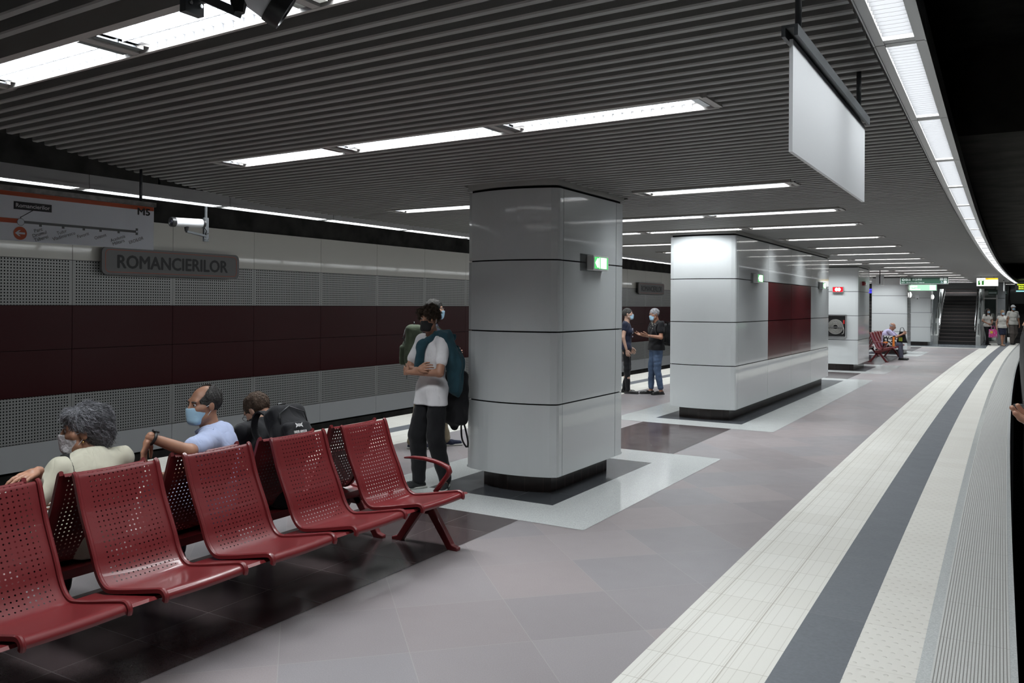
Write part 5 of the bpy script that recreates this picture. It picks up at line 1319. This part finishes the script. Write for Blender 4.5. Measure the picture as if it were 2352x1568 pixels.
# ---- two women talking
def ex_w6(t, j, R, T, HR, s, body):
    e = MB(); c = j['che']+V3(0,.118,0)*s
    for dx, dz, w, h in ((-.03,.05,.05,.05),(.03,.04,.04,.06),(0,-.02,.09,.035),(0,-.09,.05,.03)): e.ball((c[0]+dx, c[1], c[2]+dz), w/2, .010, h/2, 10)
    e.build('shirt_print', pbr('shirt_print_pale', (.35,.35,.45), .8), t)
W6 = person('woman in navy printed T-shirt and black trousers, partly behind the nearest pillar', (-6.33, 14.85, 0), toward(-1,.25),
    dict(eR=(.22,-.05,1.15), wR=(.20,.02,.90), eL=(-.22,-.03,1.15), wL=(-.22,.07,.93), aR=(.08,.04,.085), aL=(-.10,-.05,.085)),
    dict(m=M_NAVYC, sleeve=.35, hem=.90, g=.010, bust=True), dict(m=M_BLKC, w=.95, g=.008), dict(m=M_FLAT), SK3, (H_SALT, 'bun'), h=1.62, res=.011, hres=.006, extra=ex_w6, build=.88)
def ex_w7(t, j, R, T, HR, s, body):
    g = MB(); rg = np.random.default_rng(3)
    for i in range(46):
        a = rg.uniform(-1.9, 1.9); z = rg.uniform(-.02, .12); rr_ = .085+.45*(.12-z)
        p = j['nec']+R@V3(math.sin(a)*rr_*1.15, .02+math.cos(a)*rr_*.85, -.135+z)*s; g.ball(p, .0075, n=6)
    g.build('neckline_beads', pbr('pale_beads', (.6,.58,.5), .3), t)
    e = MB(); e.tube([j['wL']*.9+j['eL']*.1+V3(.028*math.cos(a),0,.028*math.sin(a)) for a in [2*PI*i/12 for i in range(13)]], .004, 5, cap=False); e.build('bracelet', pbr('dark_bracelet', (.08,.04,.03), .5), t)
W7 = person('silver-haired woman in black top and blue jeans holding both hands out', (-5.80, 15.02, 0), toward(1,.30),
    dict(eR=(.235,.03,1.16), wR=(.12,.27,1.19), eL=(-.245,.02,1.15), wL=(-.12,.24,1.18), aR=(.085,.07,.085), aL=(-.10,-.06,.085), tR=(.10,.24,.03), tL=(-.14,.10,.03), kR=(.095,.05,.50), hea=(0,.05,1.605)),
    dict(m=M_BLKC, sleeve=.50, hem=.89, g=.020, loose=1.1, bust=True), dict(m=M_JEAN, w=1.05, len=.86, g=.012, cl=False), dict(m=M_FLAT, h=.02), SK2, (H_SILV, 'short'), head=(0,12,0), h=1.64, res=.010, hres=.0055, extra=ex_w7, build=1.08,
    hands=dict(R=dict(d=(-.25,.95,.12), n=(.5,0,-.85), curl=.12), L=dict(d=(.2,.95,.15), n=(-.75,0,-.65), curl=.12)))
b = backpack(W7, (-.02,-.25,1.12), R0, (.30,.17,.42), M_BLKC, 'black backpack worn by the silver-haired woman')
for sg in (-1, 1): band_strip([(sg*.09,.05,.17),(sg*.11,.15,.26),(sg*.13,.32,.20),(sg*.15,.35,.05),(sg*.15,.2,-.12),(sg*.12,.06,-.16)], .04, (1,0,0), M_BLKC, 'shoulder_strap', b, .005)

# ---- seated people on the near bench (seat height .38, looking across the left track)
SEAT = dict(pel=(0,.03,.505), che=(0,.0,.80), nec=(0,.04,.99), hea=(0,.08,1.14), sR=(.17,.03,.93), sL=(-.17,.03,.93), hR=(.09,.06,.485), hL=(-.09,.06,.485), kR=(.12,.47,.50), kL=(-.12,.47,.50), aR=(.13,.50,.085), aL=(-.13,.50,.085), eR=(.21,.12,.72), wR=(.12,.36,.60), eL=(-.21,.12,.72), wL=(-.12,.36,.60))
def seated(**kw): d = dict(SEAT); d.update(kw); return d
def ex_w1(t, j, R, T, HR, s, body):
    band_strip([j['sL']+V3(.035,.12,-.10)*s, j['sL']+V3(.04,.068,.045)*s, j['sL']+V3(.04,.0,.080)*s, j['sL']+V3(.035,-.08,.03)*s, j['sL']+V3(.02,-.125,-.12)*s, j['sL']+V3(.0,-.14,-.3)*s], .035, (1,0,0), M_BLKC, 'bag_strap', t, .004)
    e = MB(); e.ball(T(-.080,.0,-.045), .006, n=8); e.build('earring', pbr('gold_earring', (.6,.4,.15), .3, 1.0), t, smooth=True)
W1 = person('elderly woman with bushy grey hair, cream jacket and patterned mask seated on bench', (-4.09, 2.62, 0), PI/2,
    seated(pel=(0,.03,.49), che=(.02,.03,.755), nec=(.04,.06,.905), hea=(.03,.12,1.025), sR=(.18,.03,.865), sL=(-.125,.08,.835), eL=(-.32,.07,.67), wL=(-.37,-.14,.90), eR=(.25,.14,.68)),
    dict(m=M_CREAM, sleeve=1.75, hem=.80, g=.022, collar=True), dict(m=M_BLKC, cl=False), dict(m=M_FLAT), SK2, (H_GREY, 'volume'), head=(52,4,0), mask=M_MASKW, h=1.70, res=.009, hres=.0042, extra=ex_w1, build=.92, hs=1.10,
    hands=dict(L=dict(d=(-.85,-.25,-.12), n=(0,-.15,1), curl=.25)))
def ex_m1(t, j, R, T, HR, s, body):
    d = unit(j['wL']-j['eL']); c = j['wL']-d*.015; u_ = unit(np.cross(d, V3(0,0,1))); v_ = np.cross(u_, d)
    e = MB(); e.tube([c+(u_*math.cos(a)+v_*math.sin(a))*.034*s for a in [2*PI*i/20 for i in range(21)]], .0085, 6, cap=False)
    e.lathe([(.019,0),(.021,.004),(.019,.011)], frame_m(c+v_*.034*s, u_, d, v_), 16); e.build('wristwatch', M_BLKP, t, smooth=True)
    for x in (-1, 1):
        e = MB(); e.bar(j['s'+('R' if x > 0 else 'L')]*.62+j['nec']*.38+V3(0,.0,.052)*s, j['s'+('R' if x > 0 else 'L')]*.95+j['nec']*.05+V3(0,.0,.060)*s, .045*s, .010); e.build('epaulette', M_PALEB, t)
_l, _r = (-4.12, 3.40, 0), toward(1,.12)
M1 = person('balding man in pale blue uniform shirt and mask, arm over the bench back', (-4.12, 3.40, 0), toward(1,.12),
    seated(pel=(.0,-.02,.50), che=(0,-.03,.79), nec=(0,.0,.940), hea=(-.01,.045,1.085), sR=(.15,-.03,.885), sL=(-.155,-.02,.885), eL=loc_of((-3.845,3.02,.868), _l, _r, 1.72), wL=loc_of((-3.90,2.82,.965), _l, _r, 1.72), hR=(.10,.04,.485), hL=(-.05,.06,.485), kR=(.42,.28,.50), kL=(.22,.40,.50), aR=(.44,.32,.085), aL=(.24,.44,.085), eR=(.24,.08,.70), wR=(.25,.30,.60)),
    dict(m=M_PALEB, sleeve=.72, hem=.80, g=.020, collar=True), dict(m=M_NAVYC, cl=False), dict(m=M_FLAT), SK2, (H_SALT, 'fringe'), head=(44,4,0), mask=M_MASKB, h=1.72, res=.009, hres=.0045, extra=ex_m1, build=1.0,
    hands=dict(L=dict(d=(.0,.35,-.93), n=(0,.93,.35), curl=.35)))
BY = person('boy in black T-shirt and glasses bent forward on the near bench', (-4.08, 3.94, 0), PI/2-.25,
    seated(pel=(0,.03,.49), che=(0,.17,.74), nec=(0,.295,.905), hea=(0,.37,.985), sR=(.175,.24,.86), sL=(-.175,.24,.86), eL=(-.22,.32,.62), eR=(.22,.32,.62), wL=(-.07,.50,.60), wR=(.07,.50,.60)),
    dict(m=M_BLKC, sleeve=.6, hem=.80, g=.016), dict(m=M_NAVYC, cl=False), dict(m=M_SHOEK), SK1, (H_MID, 'short'), head=(25,42,0), mask=M_MASKK, h=1.68, res=.009, hres=.0048, glasses=True, build=.92)
RB = np.array(Matrix.Rotation(-math.radians(33), 3, 'X'))
b = backpack(BY, (.01,-.055,.845), RB, (.27,.15,.36), M_BLKC, 'black backpack with white logo on the back of the bent boy')
for sg in (-1, 1): band_strip([RB@V3(sg*.09,.03,.13),RB@V3(sg*.11,.09,.20),RB@V3(sg*.13,.15,.17),RB@V3(sg*.14,.17,.08),RB@V3(sg*.14,.12,-.03)], .045, (1,0,0), M_BLKC, 'shoulder_strap', b, .006)
lg = MB(); fr_ = frame_m(RB@V3(-.01,-.112,-.03), RB@V3(.9,-.0,.0)*1.0+RB@V3(0,0,.0), RB@V3(0,-.15,1), RB@V3(0,-1,0))
def arc_(cx_, cz_, r, a0, a1, w, n=10, flip=1):
    o = [(cx_+(r+w/2*math.sin(PI*i/n))*math.cos(a0+(a1-a0)*i/n), cz_+(r+w/2*math.sin(PI*i/n))*math.sin(a0+(a1-a0)*i/n)) for i in range(n+1)]
    q = [(cx_+(r-w/2*math.sin(PI*i/n))*math.cos(a0+(a1-a0)*i/n), cz_+(r-w/2*math.sin(PI*i/n))*math.sin(a0+(a1-a0)*i/n)) for i in range(n+1)]
    for i in range(n): lg.add([fr_@Vector((p[0],p[1],.03)) for p in (o[i],o[i+1],q[i+1],q[i])], [(0,1,2,3)])
arc_(0, .034, .030, PI*1.12, PI*1.88, .016); arc_(0, -.022, .030, PI*.12, PI*.88, .016)
add_text(lg, 'UNDER ARMOUR', .024, fr_ @ Matrix.Translation((-.05,-.045,.03)), fit=.10, bold=.02)
lg.build('logo', M_WHITEINK, b)

# ---- old man on the far bench with his bags
OM = person('old balding man in lilac shirt leaning forward on the far bench', (-3.56, 29.20, 0), -PI/2,
    seated(che=(0,.07,.79), nec=(0,.17,.96), hea=(0,.24,1.08), sR=(.18,.15,.92), sL=(-.18,.15,.92), eR=(.25,.36,.74), wR=(.16,.56,.84), eL=(-.25,.36,.74), wL=(-.10,.56,.86)),
    dict(m=M_LILAC, sleeve=.75, hem=.80, g=.022, belly=True, loose=1.15), dict(m=M_GREYT, cl=False), dict(m=M_FLAT), SK2, (H_SILV, 'bald'), head=(0,28,0), mask=None, h=1.70, res=.012, hres=.007, glasses=True, build=1.1)
def bag(name, loc, rz, w, d, h, mat, label, patches, handle=True, taper=.8):
    t = empty(name, loc, rz, label, 'bag')
    m = MB(); n = 8
    for k_ in range(5):
        z = h*k_/4; f = 1-(1-taper)*k_/4
        for i in range(24):
            a = 2*PI*i/24; x = math.copysign(abs(math.cos(a))**.35, math.cos(a))*w/2*f; y = math.copysign(abs(math.sin(a))**.35, math.sin(a))*d/2*(1-.55*k_/4)
            m.v.append((x+.006*math.sin(9*a+k_*2), y+.006*math.cos(7*a+k_), z))
    for k_ in range(4):
        for i in range(24): m.f.append((k_*24+i, k_*24+(i+1)%24, (k_+1)*24+(i+1)%24, (k_+1)*24+i)); m.mi.append(0)
    m.f.append(tuple(reversed(range(24)))); m.mi.append(0)
    m.build('bag_shell', mat, t, smooth=True)
    for (x0, x1, z0, z1, mm) in patches:
        q = MB(); q.prism([(x0,z0),(x1,z0*1.0),(x1,z1),(x0,z1)], -d/2-.012, -d/2+.01, frame=frame_m((0,0,0),(1,0,0),(0,0,1),(0,-1,0)) @ Matrix.Scale(-1, 4, (0,0,1))); q.build('printed_patch', mm, t)
    if handle:
        for sy in (-.3, .3): seg_tube([(-w*.2, sy*d, h-.01), (-w*.12, sy*d*.4, h+.12), (w*.12, sy*d*.4, h+.12), (w*.2, sy*d, h-.01)], .006, mat, 'handle', t, 6)
    return t
M_ORB = pbr('orange_print', (.75,.22,.03), .4); M_FOIL = NT('silver_black_foil'); _co = M_FOIL.xyz()[0]; _n = M_FOIL.noise(_co, 16, 4)
M_FOIL.put(M_FOIL.b.inputs['Base Color'], M_FOIL.mix(M_FOIL.m_('GREATER_THAN', _n, .52), (.02,.02,.02), (.55,.55,.55))); M_FOIL.b.inputs['Roughness'].default_value = .25; M_FOIL = M_FOIL.m
bag('shopping_bag', (-3.36, 28.66, .415), .08, .37, .22, .36, M_FOIL, 'silver, black and orange shopping bag standing on the far bench seat', [(.10,.16,.03,.33,M_ORB),(-.16,-.04,.13,.17,M_ORB)], handle=False, taper=.95)
bag('shoulder_bag', (-3.05, 29.18, .545), 0, .32, .20, .34, M_BLKC, 'black and yellow-green bag on the old man\'s lap', [(-.085,.02,.05,.17,pbr('yellow_green_print', (.35,.38,.03), .6))], handle=True, taper=.45)

# ---- three people walking towards the camera
WA = person('walking woman with long dark hair, white shirt and black trousers', (-1.03, 43.15, 0), toward(-.1,1),
    dict(sR=(.150,-.01,1.395), sL=(-.150,-.01,1.395), aR=(.05,.10,.085), aL=(-.06,-.12,.085), kR=(.08,.10,.5), kL=(-.07,.02,.5), eR=(.25,.0,1.15), wR=(.12,.2,1.02), eL=(-.24,.0,1.15), wL=(-.08,.21,1.03)),
    dict(m=M_WHTC, sleeve=.55, hem=.87, g=.012, bust=True), dict(m=M_BLKC, w=.95), dict(m=M_FLAT), SK2, (H_DARK, 'long'), h=1.64, res=.013, hres=.008, group='walkers')
WB = person('walking woman in sleeveless white blouse and navy skirt carrying pink bag', (-.46, 42.6, 0), toward(0,1),
    dict(sR=(.155,-.01,1.395), sL=(-.155,-.01,1.395), aR=(.05,.12,.085), aL=(-.05,-.08,.085), kR=(.07,.10,.5), kL=(-.07,.03,.5), eR=(.26,-.02,1.15), wR=(.30,.05,.89), eL=(-.25,.03,1.15), wL=(-.19,.20,1.33)),
    dict(m=M_WHTC, sleeve=.12, hem=.87, g=.022, bust=True, loose=1.1), dict(m=M_NAVYC, skirt=True, len=.85, g=.02), dict(m=pbr('tan_sandal', (.35,.22,.15), .5), h=.02), SK2, (H_BLON, 'short'), h=1.57, res=.013, hres=.008, build=1.1, group='walkers')
M_PINKB = NT('pink_patterned_bag'); _co = M_PINKB.xyz()[0]; _n = M_PINKB.noise(_co, 14, 2)
M_PINKB.put(M_PINKB.b.inputs['Base Color'], M_PINKB.mix(M_PINKB.m_('GREATER_THAN', _n, .55), (.62,.04,.25), (.55,.30,.45))); M_PINKB.b.inputs['Roughness'].default_value = .5; M_PINKB = M_PINKB.m
bag('carrier_bag', (-.80, 42.50, .36), .2, .34, .14, .36, M_PINKB, 'pink patterned carrier bag held by the woman in the navy skirt', [(-.12,-.02,.18,.28,pbr('bag_yellow', (.7,.5,.05), .5))], True, .92)
WC = person('walking man in white cap, off-white shirt and brown trousers', (-.06, 44.4, 0), toward(.05,1),
    dict(aR=(.10,.12,.085), aL=(-.16,-.34,.16), kR=(.09,.12,.5), kL=(-.15,-.05,.50), tL=(-.18,-.22,.04), eR=(.27,-.02,1.15), wR=(.28,.06,.90), eL=(-.27,-.05,1.15), wL=(-.29,-.02,.89)),
    dict(m=M_WHTC, sleeve=.7, hem=.87, g=.018, belly=True, loose=1.06), dict(m=M_BROWNT, w=1.25, g=.02), dict(m=M_FLAT), SK2, (H_SILV, 'bald'), h=1.80, res=.013, hres=.008, build=1.12, cap=M_TEE, group='walkers')

# ---- two people with phones at the right picture edge
def phone(loc, rot, label):
    t = empty('mobile_phone', loc, 0, label, 'phone'); m = Matrix.Rotation(rot[2], 4, 'Z') @ Matrix.Rotation(rot[0], 4, 'X') @ Matrix.Rotation(rot[1], 4, 'Y')
    MB().obb(m, .037, .0042, .075).build('case', M_BLKP, t, bevel=.002); MB().obb(m @ Matrix.Translation((0,.0045,0)), .034, .0004, .070).build('screen', pbr('phone_screen', (.03,.035,.04), .1), t)
tag(MB().box(.058, 1.5, -3, 2.25, -.35, 0).build('floor', M_LGRAN), 'platform end landing outside the picture', kind='structure')
PE = person('person filming with raised arms, cropped by the right picture edge', (.66, 40.4, 0), toward(.15,1),
    dict(eR=(.42,.10,1.00), wR=(.27,.26,1.20), eL=(-.22,.12,1.12), wL=(-.02,.32,1.32), aR=(.06,-.03,.085), aL=(-.07,-.03,.085)),
    dict(m=M_BLKC, sleeve=.5, hem=.87), dict(m=M_NAVYC), dict(m=M_FLAT), SK1, (H_BRN, 'short'), h=1.70, res=.013, hres=.009)
phone(PE.matrix_basis @ Vector((.22,.33,1.25)), (0,PI/2,0), 'dark phone held up by the distant person at the right edge')
NH = person('person holding a phone beside the photographer, only a hand in the picture', (.66, 2.0, 0), math.radians(38),
    dict(eR=(.22,.16,1.15), wR=(-.02,.30,1.15), eL=(-.20,.20,1.20), wL=(-.07,.75,1.40), sL=(-.15,.10,1.42)),
    dict(m=M_BLKC, sleeve=.6, hem=.87), dict(m=M_NAVYC), dict(m=M_FLAT), SK1, (H_MID, 'short'), mask=M_MASKB, h=1.72, res=.012, hres=.0055,
    hands=dict(L=dict(d=(-.75,.65,.06), n=(.1,.15,-1), curl=.30)))
phone((.055, 2.70, 1.412), (PI/2-.1, 0, .3), 'phone held in the hand at the right picture edge')
